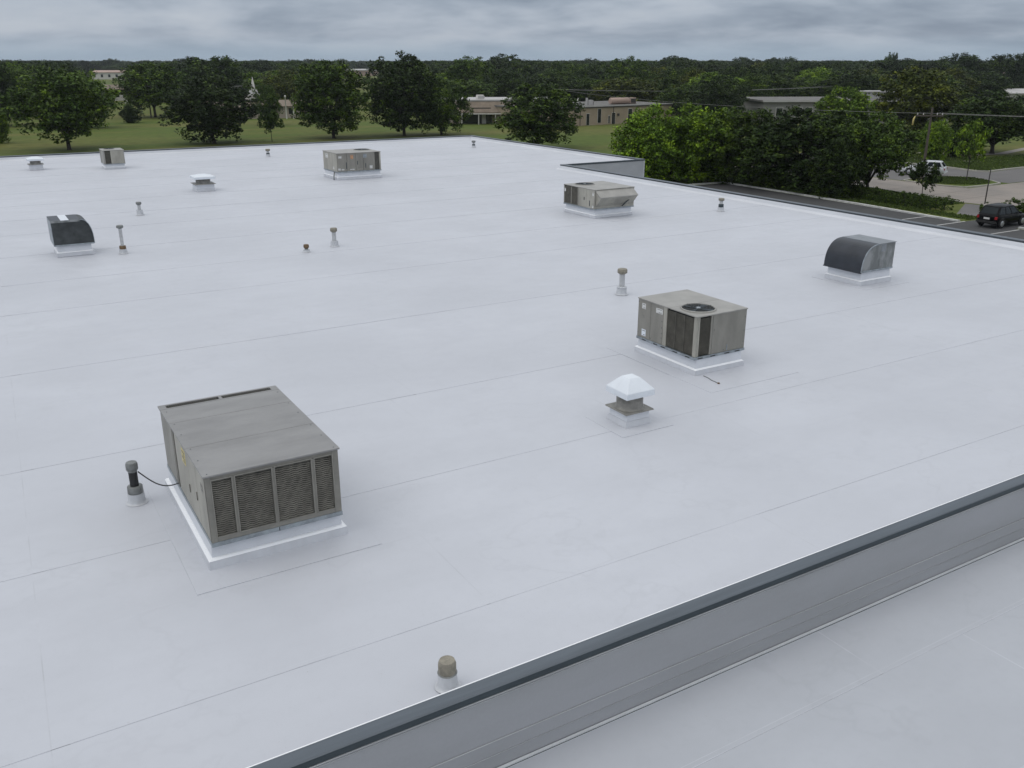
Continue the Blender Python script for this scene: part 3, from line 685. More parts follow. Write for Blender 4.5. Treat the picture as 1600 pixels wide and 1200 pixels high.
# --- curved sheet-metal hoods
def quarter(x_out, x_top, zb, zt, n=12, k=1.0):
    """side profile of the curved front: from the bottom outer corner up to the flat top"""
    pts = []
    for i in range(n + 1):
        t = i / n * math.pi / 2
        pts.append((x_top - (x_top - x_out) * math.cos(t) ** k, zb + (zt - zb) * math.sin(t) ** k))
    return pts
h = thing('intake_hood', 'black curved intake hood with grey metal side cheek, at the right of the roof', 'hood', (22.68, 17.55, ROOF))
curb(h, -0.71, 0.68, -0.66, 0.66, 0.012, 0.42, 0.14, 0.05)
zb, zt = 0.42, 1.20
prof = quarter(-0.78, -0.10, zb, zt, 14, 0.85)
f = MB(); inner = [(x + 0.012, z - 0.004) for x, z in prof]
f.prism(prof + inner[::-1], -0.675, 0.675, 'y'); f.build('curved_sheet', 'hood_black', h)
f = MB(); f.prism([prof[0], (prof[0][0] - 0.02, zb - 0.01), (prof[0][0] - 0.02, zb - 0.03), (prof[0][0] + 0.02, zb - 0.03), (prof[0][0] + 0.02, zb)], -0.69, 0.69, 'y'); f.build('drip_lip', 'hood_black', h)
for y0, y1, in ((-0.65, -0.635), (0.635, 0.65)):
    k = MB(); k.prism([(-0.74, zb + 0.001)] + [(x + 0.015, z - 0.006) for x, z in prof[1:]] + [(0.0, zt - 0.006), (0.0, zb + 0.001)], y0, y1, 'y'); k.build('side_cheek', 'hood_grey', h)
    k = MB(); k.box(0.006, 0.64, y0, y1, zb + 0.001, zt - 0.008); k.build('side_panel', 'hood_grey', h)
e = MB(); e.prism([(x - 0.004, z + 0.004) for x, z in prof] + [(x + 0.022, z - 0.014) for x, z in prof[::-1]], -0.69, -0.6755, 'y'); e.build('edge_trim', 'galv', h)
t = MB(); t.box(-0.09, 0.67, -0.68, 0.68, zt - 0.006, zt + 0.006); t.build('top_sheet', 'hood_top', h, bevel=0.004)
b = MB(); b.box(0.641, 0.655, -0.65, 0.65, zb, zt - 0.007); b.build('rear_panel', 'hood_grey', h)
b = MB(); b.box(-0.68, 0.66, -0.662, -0.651, zb - 0.02, zb + 0.03); b.build('bottom_flange', 'galv', h)
p = MB(); p.box(0.04, 0.24, -0.657, -0.6505, zt - 0.24, zt - 0.03); p.build('pale_patch_plate', 'hood_top', h)

h = thing('intake_hood', 'dark curved hood with pale patch on its top, at the left edge of the roof', 'hood', (2.76, 34.1, ROOF))
curb(h, -0.55, 0.6, -0.6, 0.6, 0.012, 0.42, 0.14, 0.05)
zb, zt = 0.40, 1.22
prof = [(-x, z) for x, z in quarter(-0.66, -0.29, zb, zt, 12, 0.8)]
f = MB(); f.prism([(x, z) for x, z in prof] + [(x - 0.012, z - 0.004) for x, z in prof[::-1]], -0.62, 0.62, 'y'); f.build('curved_sheet', 'hood_dark', h)
for y0, y1 in ((-0.60, -0.585), (0.585, 0.60)):
    k = MB(); k.prism([(-0.585, zb)] + [(x - 0.014, z - 0.006) for x, z in prof] + [(-0.585, zt - 0.006)], y0, y1, 'y'); k.build('side_cheek', 'hood_dark', h)
e = MB(); e.prism([(x + 0.006, z + 0.005) for x, z in prof] + [(x - 0.012, z - 0.012) for x, z in prof[::-1]], -0.635, -0.6205, 'y'); e.build('edge_trim', 'galv', h)
t = MB(); t.box(-0.60, 0.295, -0.62, 0.62, zt - 0.006, zt + 0.004); t.build('top_sheet', 'hood_black', h)
t = MB(); t.box(-0.28, -0.03, -0.62, 0.62, zt + 0.0045, zt + 0.012); t.build('top_patch', 'fan_white', h)
t = MB(); t.box(-0.60, 0.295, -0.635, -0.6205, zt - 0.06, zt + 0.004); t.build('top_trim', 'hood_grey', h)
b = MB(); b.box(-0.605, -0.586, -0.6, 0.6, zb, zt - 0.007); b.build('rear_panel', 'galv', h)
b = MB(); b.box(-0.6, 0.64, -0.615, -0.601, zb - 0.025, zb + 0.02); b.build('bottom_flange', 'galv', h)

# --- box vents with caps
def cap_vent(loc, label, s, zc0, zc1, zflange, ztop, r, capw, topw, skirt, group=None):
    v = thing('roof_vent', label, 'vent', loc, 0, group)
    b = MB(); b.box(-s, s, -s, s, 0.012, zflange * 0.45, 0, 0.025); b.build('curb_skirt', 'skirt', v)
    b = MB(); b.box(-s + 0.03, s - 0.03, -s + 0.03, s - 0.03, zflange * 0.45, zflange, 0, 0.008); b.build('curb', 'curbwhite', v, bevel=0.006)
    f = MB(); f.box(-s * 1.1, s * 1.1, -s * 1.1, s * 1.1, zflange, zflange + 0.022, 0, 0.012); f.build('flange', 'fan_grey', v)
    n = MB(); n.lathe([(r * 1.12, zflange + 0.022), (r * 1.0, zflange + 0.06), (r, zc0 - 0.05), (r * 1.06, zc0 - 0.045), (r * 1.06, zc0 - 0.02), (r, zc0 + 0.03)], 24); n.build('neck', 'fan_grey', v)
    c = MB(); w, t = capw, topw
    zs = [(w * 0.96, zc0 - 0.001), (w, zc0), (w * 0.985, zc0 + skirt), (w * 0.965, zc0 + skirt + 0.012), (t, zc1), (t * 0.75, ztop)]
    vs = []
    for q, z in zs: vs += [(-q, -q, z), (q, -q, z), (q, q, z), (-q, q, z)]
    fs = []
    for i in range(len(zs) - 1):
        for k in range(4): fs.append((i * 4 + k, i * 4 + (k + 1) % 4, i * 4 + 4 + (k + 1) % 4, i * 4 + 4 + k))
    fs.append(tuple(range(len(vs) - 4, len(vs)))); fs.append((3, 2, 1, 0))
    c.add(vs, fs); c.build('cap', 'fan_white', v, bevel=0.008)
    return v
cap_vent((9.68, 12.03, ROOF), 'white vent with pyramid cap on a grey neck, before the unit with round fan', 0.29, 0.555, 0.84, 0.27, 0.872, 0.245, 0.318, 0.15, 0.105)
cap_vent((10.4, 48.2, ROOF), 'low white flat-capped vent in the middle distance, left of the boxy sticker-covered unit', 0.48, 0.62, 0.80, 0.36, 0.83, 0.36, 0.53, 0.26, 0.11)
cap_vent((3.84, 63.2, ROOF), 'low white flat-capped vent close to the far parapet, leftmost of the vents', 0.40, 0.56, 0.74, 0.33, 0.77, 0.3, 0.46, 0.24, 0.1)

# --- pipe vents
def pipe_vent(loc, label, h, rp, rb, hb, rc, hc, mp='pvc', mc='pipe_tan', collar=None, group='plumbing vent pipes on the roof'):
    v = thing('vent_pipe', label, 'vent pipe', loc, 0, group)
    b = MB(); b.lathe([(rb * 1.4, 0.012), (rb * 1.18, 0.018), (rb * 1.08, 0.05), (rb, hb)], 18); b.build('boot', 'boot', v)
    p = MB(); p.lathe([(rp, hb - 0.01), (rp, h - hc * 0.6)], 16); p.build('pipe', mp, v)
    c = MB(); c.lathe([(rp * 1.02, h - hc * 1.25), (rc * 0.9, h - hc), (rc, h - hc * 0.9), (rc, h - hc * 0.25), (rc * 0.86, h)], 18); c.build('cap', mc, v)
    if collar:
        m, z0, z1, rr = collar; k = MB(); k.lathe([(rr * 0.9, z0), (rr, z0 + 0.01), (rr * 0.97, z1 - 0.01), (rr * 0.85, z1)], 18); k.build('collar', m, v)
    return v
pipe_vent((1.37, 13.22, ROOF), 'dark pipe vent with grey cap and collar, left of the largest air unit', 0.66, 0.062, 0.115, 0.17, 0.086, 0.12, 'black', 'pipe_grey', ('pipe_grey', 0.165, 0.285, 0.112))
pipe_vent((3.44, 7.08, ROOF), 'short stubby pipe with tan cap at the near roof edge', 0.335, 0.09, 0.1, 0.18, 0.096, 0.15, 'pvc', 'pipe_tan', ('pipe_grey', 0.175, 0.195, 0.107))
pipe_vent((4.23, 33.15, ROOF), 'tallest thin pale vent pipe with a rusty foot, right of the dark curved hood', 0.97, 0.055, 0.12, 0.16, 0.115, 0.09, 'pvc', 'pipe_grey', ('pipe_rust', 0.16, 0.27, 0.11))
pipe_vent((6.19, 41.58, ROOF), 'short pale vent pipe with dark cap behind the tallest thin pipe', 0.56, 0.07, 0.13, 0.22, 0.115, 0.1, 'pvc', 'pipe_grey')
pipe_vent((10.91, 30.62, ROOF), 'pale vent pipe with rusty tan cap beside the low dark stub, mid roof', 0.66, 0.075, 0.13, 0.2, 0.125, 0.12, 'pvc', 'pipe_tan')
pipe_vent((9.71, 30.13, ROOF), 'low dark stub pipe in mid roof, left of the pale tan-capped pipe', 0.27, 0.06, 0.11, 0.1, 0.095, 0.11, 'pipe_grey', 'pipe_rust')
pipe_vent((15.4, 19.73, ROOF), 'pale vent pipe with brown cap just left of the unit with the round fan', 0.74, 0.08, 0.135, 0.22, 0.14, 0.12, 'pvc', 'pipe_tan', ('boot', 0.2, 0.235, 0.15))
pipe_vent((28.39, 29.56, ROOF), 'vent pipe with dark collar near the right parapet', 0.57, 0.075, 0.13, 0.18, 0.13, 0.1, 'pvc', 'pipe_tan', ('drip', 0.18, 0.32, 0.115))
pipe_vent((33.92, 62.53, ROOF), 'tiny vent pipe near the far right corner of the roof', 0.54, 0.08, 0.14, 0.18, 0.15, 0.13, 'pvc', 'pipe_grey', ('drip', 0.18, 0.28, 0.12))
pipe_vent((18.34, 63.76, ROOF), 'tiny vent pipe with tan cap near the far parapet, left of the stickered unit', 0.54, 0.09, 0.14, 0.18, 0.16, 0.13, 'pvc', 'pipe_tan', ('drip', 0.18, 0.27, 0.12))

# --- cables
cb_ = MB(); pts = []
A, B = Vector((1.44, 13.2, ROOF + 0.50)), Vector((1.895, 12.62, ROOF + 0.44))
for i in range(13):
    t = i / 12; p = A.lerp(B, t); p.z -= 0.10 * math.sin(math.pi * t) * (1 + 0.3 * t); pts.append(p)
cb_.tube(pts, 0.0095, 6); o = cb_.build('cable', 'black'); tag(o, 'thin black cable sagging from the dark pipe vent to the largest air unit', 'cable')
cb_ = MB(); cb_.tube([(12.55, 13.2, ROOF + 0.018), (12.545, 13.05, ROOF + 0.02), (12.50, 12.9, ROOF + 0.022), (12.5, 12.72, ROOF + 0.019)], 0.007, 6)
cb_.lathe([(0.018, ROOF + 0.012), (0.03, ROOF + 0.02), (0.024, ROOF + 0.035)], 8, 1, (12.49, 12.68)); o = cb_.build('loose_wire', ['pipe_grey', 'pipe_rust']); tag(o, 'short loose wire lying on the roof in front of the unit with round fan', 'wire')

# ------------------------------------------------------------------ car park, driveway, road, lawn details
lot = flat('parking_lot', [(34, -30), (34, 66.35), (63.8, 66.35), (63.4, 50), (62.9, 40.4), (67.2, 40.2), (67.2, 36.6), (63.7, 36.6), (63.9, 10), (63.9, -30)], 0.012, 'asphalt')
drive = flat('driveway', [(73.4, 84), (73.6, 58.4), (72.7, 50.2), (72.2, 46.6), (72.6, 44.6), (73.6, 40), (73.8, -30), (100, -30), (100, 43), (95.5, 51.8), (87, 51.8), (81.0, 51.7), (80.2, 54), (80.4, 58.3), (80.4, 84)], 0.008, 'concrete')
road = flat('road', [(87.9, 52.0), (95.4, 52.0), (99.8, 43.4), (112, 42), (112, 57.5), (102.6, 59.0), (98.9, 58.9), (95.2, 58.6), (94.3, 60), (95.1, 64), (95.0, 84), (80.7, 84), (80.7, 58.8), (86.6, 58.9), (88.2, 57.8), (88.5, 56), (87.8, 53.6)], 0.010, 'road')
walk = flat('path', [(66.6, 41.3), (72.3, 43.9), (71.8, 45.9), (66.2, 42.9)], 0.010, 'road')
walk2 = flat('path', [(107, 76.4), (109.2, 72.2), (112, 70.4), (116.4, 69.8), (128, 73), (128, 74.2), (116.5, 71.2), (112.4, 71.9), (110.2, 73.4), (108.4, 77)], 0.010, 'concrete')
walk3 = flat('path', [(98, 72), (103, 66.5), (106, 65.0), (106.4, 66.0), (103.6, 67.6), (99, 73)], 0.010, 'concrete')
island = flat('grass_island', [(80.7, 58.2), (80.4, 56), (80.5, 54), (81.2, 52.2), (84.5, 52.0), (86.6, 52.3), (87.6, 53.7), (88.2, 55.9), (88.0, 57.6), (86.5, 58.6), (83, 58.8)], 0.10, 'grass', thick=0.1)
def kerb(path, label, w=0.18, h=0.12, m='kerb'):
    o = strip(path, w, 0.0, h).build('kerb', m); o['kind'] = 'structure'; return o
kerb([(58.0, 66.75), (63.95, 66.6), (63.95, 60), (63.6, 50), (63.1, 43), (62.95, 40.5)], '', 0.26, 0.13, 'paintwhite')
kerb([(63.95, 36.5), (64.1, 30), (64.1, -30)], '', 0.26, 0.13, 'paintwhite')
kerb([(80.55, 58.2), (80.25, 56), (80.35, 54), (81.1, 52.08), (84.5, 51.88), (86.7, 52.2), (87.75, 53.65), (88.35, 55.9), (88.1, 57.7), (86.6, 58.75), (83, 58.95), (80.7, 58.6)], '')
kerb([(73.2, 84), (73.4, 58.4), (72.5, 50.2), (72.0, 46.7)], '')
kerb([(95.25, 84), (95.3, 64), (94.5, 60), (95.3, 58.85), (98.9, 59.15), (102.6, 59.25), (112, 57.7)], '', 0.22)
kerb([(72.6, 43.9), (73.4, 40), (73.6, -30)], '')
for y in (43.3, 40.37, 36.2, 33.2, 30.2, 27.2):
    s = flat('parking_line', [(57.6, y - 0.06), (63.5 if y < 48 else 63.2, y - 0.06), (63.5 if y < 48 else 63.2, y + 0.06), (57.6, y + 0.06)], 0.0165, 'paintwhite')
for y in (44.5, 47.5, 50.6, 55, 59.5, 64):
    s = flat('joint_line', [(73.5, y), (80.2, y + 0.2), (80.2, y + 0.25), (73.5, y + 0.05)], 0.0125, 'joint')
s = flat('joint_line', [(76.9, 30), (76.95, 30), (76.95, 84), (76.9, 84)], 0.0127, 'joint')

# ------------------------------------------------------------------ foliage
def leaf_quads(rng, centres, radii, per, size, upb=0.45):
    """leaf-sized folded faces scattered through clumps; returns verts (n*4,3) and faces"""
    C_ = np.repeat(np.asarray(centres), per, axis=0); Rr = np.repeat(np.asarray(radii), per)
    n = len(C_)
    d = rng.normal(size=(n, 3)); d /= np.linalg.norm(d, axis=1)[:, None]
    pos = C_ + d * (Rr * rng.uniform(0.25, 1.0, n) ** 0.6)[:, None] * np.array([1, 1, 0.78])
    nr = d * 0.7 + rng.normal(size=(n, 3)) * 0.6 + np.array([0, 0, upb]); nr /= np.linalg.norm(nr, axis=1)[:, None]
    t = np.cross(nr, rng.normal(size=(n, 3))); t /= np.linalg.norm(t, axis=1)[:, None]
    b = np.cross(nr, t)
    s = (size * rng.uniform(0.6, 1.3, n))[:, None]
    v = np.stack([pos - t * s, pos - b * s * 0.55 + nr * s * .12, pos + t * s, pos + b * s * 0.55 + nr * s * .12], axis=1).reshape(-1, 3)
    return v
def quads_mesh(name, v, m):
    me = bpy.data.meshes.new(name); n = len(v) // 4
    me.vertices.add(n * 4); me.vertices.foreach_set('co', v.astype(np.float32).ravel())
    me.loops.add(n * 4); me.loops.foreach_set('vertex_index', np.arange(n * 4, dtype=np.int32))
    me.polygons.add(n); me.polygons.foreach_set('loop_start', np.arange(0, n * 4, 4, dtype=np.int32)); me.polygons.foreach_set('loop_total', np.full(n, 4, dtype=np.int32))
    me.materials.append(M[m]); me.update(calc_edges=True); me.validate(); return me

SHAPE = {  # crown base (fraction of height), lobe ring spec, leaf size (for a tree of height 1 and crown width 1)
    'spreading': dict(base=0.16, lobes=15, lr=(0.17, 0.25), flat=0.9, clump=0.075, nclump=34, per=32, leaf=0.0195, trunk=0.017, fork=0.22),
    'round':     dict(base=0.06, lobes=17, lr=(0.18, 0.27), flat=1.0, clump=0.07, nclump=34, per=32, leaf=0.0190, trunk=0.018, fork=0.22),
    'tall':      dict(base=0.06, lobes=19, lr=(0.17, 0.25), flat=1.0, clump=0.065, nclump=32, per=32, leaf=0.0185, trunk=0.017, fork=0.25),
    'bush':      dict(base=-0.05, lobes=20, lr=(0.17, 0.26), flat=1.0, clump=0.07, nclump=34, per=42, leaf=0.0185, trunk=0.016, fork=0.10),
    'fork':      dict(base=0.20, lobes=16, lr=(0.17, 0.25), flat=0.9, clump=0.07, nclump=34, per=40, leaf=0.0175, trunk=0.02, fork=0.17),
    'young':     dict(base=0.30, lobes=9, lr=(0.13, 0.22), flat=1.0, clump=0.09, nclump=14, per=20, leaf=0.036, trunk=0.012, fork=0.38),
    'slim':      dict(base=0.25, lobes=9, lr=(0.22, 0.36), flat=1.0, clump=0.09, nclump=16, per=24, leaf=0.04, trunk=0.016, fork=0.45),
}
def make_tree_mesh(kind, seed):
    """unit tree: height 1, crown width 1, foot at the origin"""
    s = SHAPE[kind]; rng = np.random.default_rng(seed)
    b = s['base']; zc, rz = (1 + b) / 2, (1 - b) / 2
    lobes = []
    for i in range(s['lobes']):
        u = (i + 0.5) / s['lobes']; cz = 1 - 2 * u
        a = i * 2.39996 + rng.uniform(-0.5, 0.5); lr = rng.uniform(*s['lr'])
        rr = math.sqrt(max(0, 1 - cz * cz)) * (1.0 if cz > -0.2 else 0.93)
        k = rng.uniform(0.82, 1.14)
        if kind == 'young': rr *= 1.0 - 0.55 * max(0, cz)
        lobes.append((np.array([math.cos(a) * rr * (0.5 - lr * 0.75) * k, math.sin(a) * rr * (0.5 - lr * 0.75) * k, zc + cz * (rz - lr * 0.5) * (0.97 if cz < 0.5 else k)]), lr))
    cen, rad = [], []
    for c, lr in lobes:
        for _ in range(s['nclump']):
            d = rng.normal(size=3); d /= np.linalg.norm(d)
            if d[2] < -0.55 and rng.uniform() < 0.6: d[2] = -d[2]
            p = c + d * lr * rng.uniform(0.55, 1.08) * np.array([1, 1, s['flat']])
            if p[2] < max(b, 0.01) - 0.03: p[2] = max(b, 0.01) + rng.uniform(-0.02, 0.1)
            cen.append(p); rad.append(s['clump'] * rng.uniform(0.55, 1.25))
    v = leaf_quads(rng, cen, rad, s['per'], s['leaf'])
    rr_ = np.percentile(np.hypot(v[:, 0], v[:, 1]), 97.0); v[:, :2] *= 0.5 / rr_   # crown width and height are what the caller asked for
    top_ = np.percentile(v[:, 2], 99.8); v[:, 2] = np.where(v[:, 2] > b, b + (v[:, 2] - b) * (1 - b) / (top_ - b), v[:, 2])
    lobes = [(np.array([c[0] * 0.5 / rr_, c[1] * 0.5 / rr_, b + (c[2] - b) * (1 - b) / (top_ - b)]), lr) for c, lr in lobes]
    v[:, 2] = np.maximum(v[:, 2], 0.004)
    # trunk with limbs running to the lobes
    mb = MB(); tr = s['trunk']; f = s['fork']
    lean = rng.uniform(-0.03, 0.03, 2)
    top = Vector((lean[0], lean[1], f))
    mb.tube([(0, 0, -0.01), (0, 0, 0.012), (lean[0] * .4, lean[1] * .4, f * 0.5), top], [tr * 1.7, tr * 1.25, tr, tr * 0.95], 9)
    for i, (c, lr) in enumerate(lobes):
        e = Vector(c); mid = top.lerp(e, 0.5) + Vector((0, 0, 0.02 + 0.03 * (i % 2)))
        st = top - Vector((0, 0, 0.02 + 0.02 * (i % 3)))
        q = tr * (0.62 if i % 3 == 0 else 0.42)
        mb.tube([st, st.lerp(mid, 0.5) + Vector((0, 0, 0.012)), mid, e], [q, q * 0.85, q * 0.6, q * 0.2], 6)
    return v, mb
LEAFM = {'dark': 'leaf_dark', 'mid': 'leaf_mid', 'bright': 'leaf_bright', 'olive': 'leaf_olive', 'far': 'leaf_far'}
TREE = {}
for kind, seeds in (('spreading', (1, 2)), ('round', (3, 4, 5)), ('tall', (6, 7)), ('bush', (8, 9)), ('fork', (10,)), ('young', (11, 12)), ('slim', (13,))):
    TREE[kind] = []
    for sd_ in seeds:
        v, mb = make_tree_mesh(kind, sd_)
        TREE[kind].append((quads_mesh('crown_' + kind, v, 'leaf_dark'), mb.mesh('trunk_' + kind, ['bark'])))
tcount = {}
def put_tree(x, y, w, h, kind, colour, label, group=None, rz=None):
    k = tcount.get(kind, 0); tcount[kind] = k + 1
    cm, tm = TREE[kind][k % len(TREE[kind])]
    t = thing('tree', label, 'tree', (x, y, 0), R.uniform(0, 6.28) if rz is None else rz, group)
    t.scale = (w, w, h)
    o = bpy.data.objects.new('trunk', tm); COL.objects.link(o); o.parent = t
    c = bpy.data.objects.new('crown', cm); COL.objects.link(c); c.parent = t
    c.material_slots[0].link = 'OBJECT'; c.material_slots[0].material = M[LEAFM[colour]]
    return t
NAMED = [  # x, y, crown width, height, shape, foliage, label
    (12.8, 138.6, 13.53, 10.25, 'spreading', 'mid', 'broad spreading tree with forked trunk standing left on the lawn, behind the two box vents'),
    (32.2, 138.8, 12.96, 9.22, 'round', 'dark', 'round full dark tree on the lawn, second large one from the left'),
    (50.5, 138.8, 12.03, 11.29, 'tall', 'mid', 'tall full tree with yellowish tips behind the stickered rooftop unit'),
    (62.1, 137.9, 12.44, 12.43, 'tall', 'dark', 'tallest dark tree rising above the horizon near the far corner of the roof'),
    (67.9, 136.1, 9.50, 8.79, 'round', 'mid', 'dense tree close against the right flank of the tallest dark tree'),
    (68.4, 107.6, 11.50, 8.36, 'round', 'mid', 'large round tree behind the parapet, between the brown-roofed and beige buildings'),
    (40.1, 136.7, 3.59, 4.92, 'young', 'dark', 'thin young tree with sparse leaves in front of the cream building'),
    (50.6, 173.8, 5.25, 7.30, 'round', 'mid', 'small bushy tree behind the thin young tree, beside the white steeple'),
    (8.2, 197.1, 11.75, 12.07, 'round', 'dark', 'big dark tree with a bare trunk cut by the left edge of the picture'),
    (4.8, 155.2, 4.09, 5.55, 'bush', 'bright', 'bright green low foliage at the left picture edge'),
    (21.1, 183.4, 8.46, 9.71, 'round', 'bright', 'bright green tree rising directly behind the broad spreading lawn tree'),
    (37.6, 213.2, 14.80, 10.94, 'spreading', 'mid', 'tree with visible trunk on the far side of the lawn, below the power lines'),
    (55.9, 237.5, 18.54, 12.37, 'round', 'dark', 'dark tree whose top meets the horizon behind the round full lawn tree'),
    (120.2, 223.1, 13.67, 12.48, 'tall', 'mid', 'tree with a tall trunk behind the brown-roofed building'),
    (29.9, 195.0, 4.24, 3.35, 'bush', 'dark', 'low dark shrub at the edge of the lawn beside the spreading tree'),
    (58.5, 71.5, 7.45, 7.16, 'bush', 'bright', 'bright green bushy tree beside the notch in the roof'),
    (61.4, 72.2, 4.93, 4.23, 'bush', 'bright', 'low bright green bush in front of the trees beside the parking lot corner'),
    (62.9, 68.9, 7.45, 7.16, 'bush', 'bright', 'mid green bushy tree behind the far corner of the parking lot'),
    (65.1, 64.6, 8.36, 6.92, 'bush', 'mid', 'dense bushy tree in the middle of the clump along the parking lot'),
    (66.7, 58.8, 9.38, 7.23, 'bush', 'dark', 'large dark bushy tree at the right end of the clump'),
    (65.2, 53.9, 4.66, 5.16, 'bush', 'dark', 'lower dark bush just left of the forked tree by the driveway'),
    (69.3, 53.8, 7.36, 7.00, 'fork', 'mid', 'tree with forked trunk standing on the grass verge by the hedge and driveway'),
    (70.3, 49.0, 2.62, 3.38, 'young', 'dark', 'small young tree on the verge in front of the white car'),
    (85.4, 54.9, 3.40, 5.93, 'young', 'bright', 'slender light green young tree on the grass island'),
    (118.0, 125.5, 10.31, 7.99, 'round', 'dark', 'round tree behind the bushy clump, right of the beige building'),
    (103.9, 86.3, 8.72, 7.95, 'round', 'bright', 'bright green tree in front of the long grey flat-roofed building'),
    (122.0, 87.8, 12.40, 10.41, 'round', 'olive', 'large olive brown tree behind the utility pole'),
    (115.1, 71.1, 12.34, 7.68, 'fork', 'dark', 'large dark tree with leaning trunk on the far lawn at right'),
    (292.4, 196.4, 18.03, 13.81, 'spreading', 'dark', 'dark tree breaking the horizon at upper right, left one of two'),
    (305.1, 188.9, 15.89, 13.61, 'spreading', 'dark', 'dark tree breaking the horizon at upper right, right one of two'),
    (384.7, 295.5, 7.28, 15.46, 'slim', 'dark', 'thin tall tree sticking out of the horizon above the olive tree'),
    (152.0, 195.6, 14.62, 12.28, 'tall', 'mid', 'tall trunked tree rising to the horizon behind the beige building'),
    (176.7, 165.3, 16.39, 8.69, 'round', 'mid', 'mid green tree behind the left end of the grey flat-roofed building'),
    (203.5, 177.7, 15.64, 9.74, 'round', 'bright', 'lighter green tree behind the middle of the grey flat-roofed building'),
    (154.9, 178.3, 13.54, 9.73, 'round', 'mid', 'tree behind the bright green bushy tree, in front of the far wood'),
    (169.3, 270.0, 20.63, 11.60, 'round', 'dark', 'dark tree meeting the horizon behind the large round tree'),
    (166.9, 245.9, 16.83, 11.20, 'round', 'mid', 'tree left of the tall trunked tree behind the beige building'),
    (101.3, 69.9, 3.55, 4.63, 'bush', 'bright', 'bright young tree right behind the utility pole'),
    (106.6, 70.4, 3.49, 3.54, 'bush', 'dark', 'dark shrub left of the tree with leaning trunk'),
    (323.8, 191.9, 13.36, 14.94, 'round', 'dark', 'dark tree cut by the right edge of the picture at the horizon'),
    (20.6, 287.0, 13.90, 10.55, 'round', 'mid', 'mid green tree behind the broad spreading tree on the left'),
    (46.6, 222.6, 7.29, 8.75, 'round', 'dark', 'dark tree in the gap left of the round full lawn tree'),
    (86.4, 271.8, 11.27, 8.92, 'round', 'dark', 'dark tree between the white steeple and the tall full tree'),
    (139.1, 240.3, 11.26, 9.27, 'round', 'dark', 'dark tree beside the tall trunk behind the brown-roofed building'),
    (168.9, 233.3, 13.57, 10.29, 'round', 'dark', 'dark tree just left of the tall trunked tree behind the beige building'),
    (273.7, 221.8, 17.88, 8.06, 'round', 'dark', 'dark tree behind the right half of the grey flat-roofed building'),
    (241.4, 155.1, 15.65, 8.76, 'round', 'dark', 'dark tree below the horizon pair at upper right'),
    (205.7, 211.3, 13.57, 9.57, 'round', 'bright', 'light green tree beyond the round tree right of the beige building'),
]
for x, y, w, h, kind, colour, label in NAMED: put_tree(x, y, w, h, kind, colour, label)

# open ground and sight lines that the wood beyond leaves free: (x, y, clearing radius) and wedges towards the far buildings
def az(x, y): return math.atan2(x, y)
WEDGES = [(52, 193, 64, 200, 12), (84, 160, 92, 155, 12), (98, 143, 117, 145, 14), (134, 129, 160, 116, 14), (86, 707, 104, 700, 5), (40, 313, 46, 311, 6), (297, 774, 318, 761, 6), (511, 328, 526, 319, 10), (238, 144, 246, 139, 6)]
def blocked(x, y):
    d = math.hypot(x, y); a = az(x, y)
    for x0, y0, x1, y1, m in WEDGES:
        a0, a1 = sorted((az(x0, y0), az(x1, y1))); D = max(math.hypot(x0, y0), math.hypot(x1, y1)) + m
        if a0 - 0.012 - 4 / max(d, 1) < a < a1 + 0.012 + 4 / max(d, 1) and d < D + 6: return True
    return False
def near_limit(a):
    a = math.degrees(a)
    return 214 if a < 31 else (186 if a < 41 else 168)
PLACED = [(n[0], n[1], n[2] / 2) for n in NAMED]
fill = 0; tries = 0
while fill < 246 and tries < 30000:
    tries += 1
    a = math.radians(R.uniform(-4, 65)); d = 165 + 285 * R.random() ** 0.8
    if d < near_limit(a): continue
    x, y = d * math.sin(a), d * math.cos(a)
    if blocked(x, y): continue
    w = R.uniform(10, 16); h = R.uniform(6.4, 10.4) + (d - 165) * 0.006
    if any((x - q) ** 2 + (y - p) ** 2 < (0.8 * (w / 2 + rr)) ** 2 for q, p, rr in PLACED): continue
    PLACED.append((x, y, w / 2))
    kind = R.choice(('spreading', 'round', 'round', 'tall')); colour = R.choice(('dark', 'dark', 'dark', 'mid', 'mid', 'bright', 'olive'))
    where = next(t for lim, t in ((11, 'behind the spreading lawn tree at far left'), (18.5, 'behind the round dark lawn tree'), (25, 'behind the tall lawn tree'), (31, 'behind the brown-roofed building'), (38, 'behind the beige building'), (45, 'between the beige and the grey building'), (52, 'behind the grey building'), (99, 'beyond the utility pole at far right')) if math.degrees(a) < lim)
    look = {'dark': 'dark', 'mid': 'mid green', 'bright': 'light green', 'olive': 'olive'}[colour] + {'spreading': ' spreading', 'round': ' round', 'tall': ' tall'}[kind]
    put_tree(x, y, w, h, kind, colour, look + ' tree in the middle distance ' + where, 'middle distance ' + look + ' trees ' + where)
    fill += 1

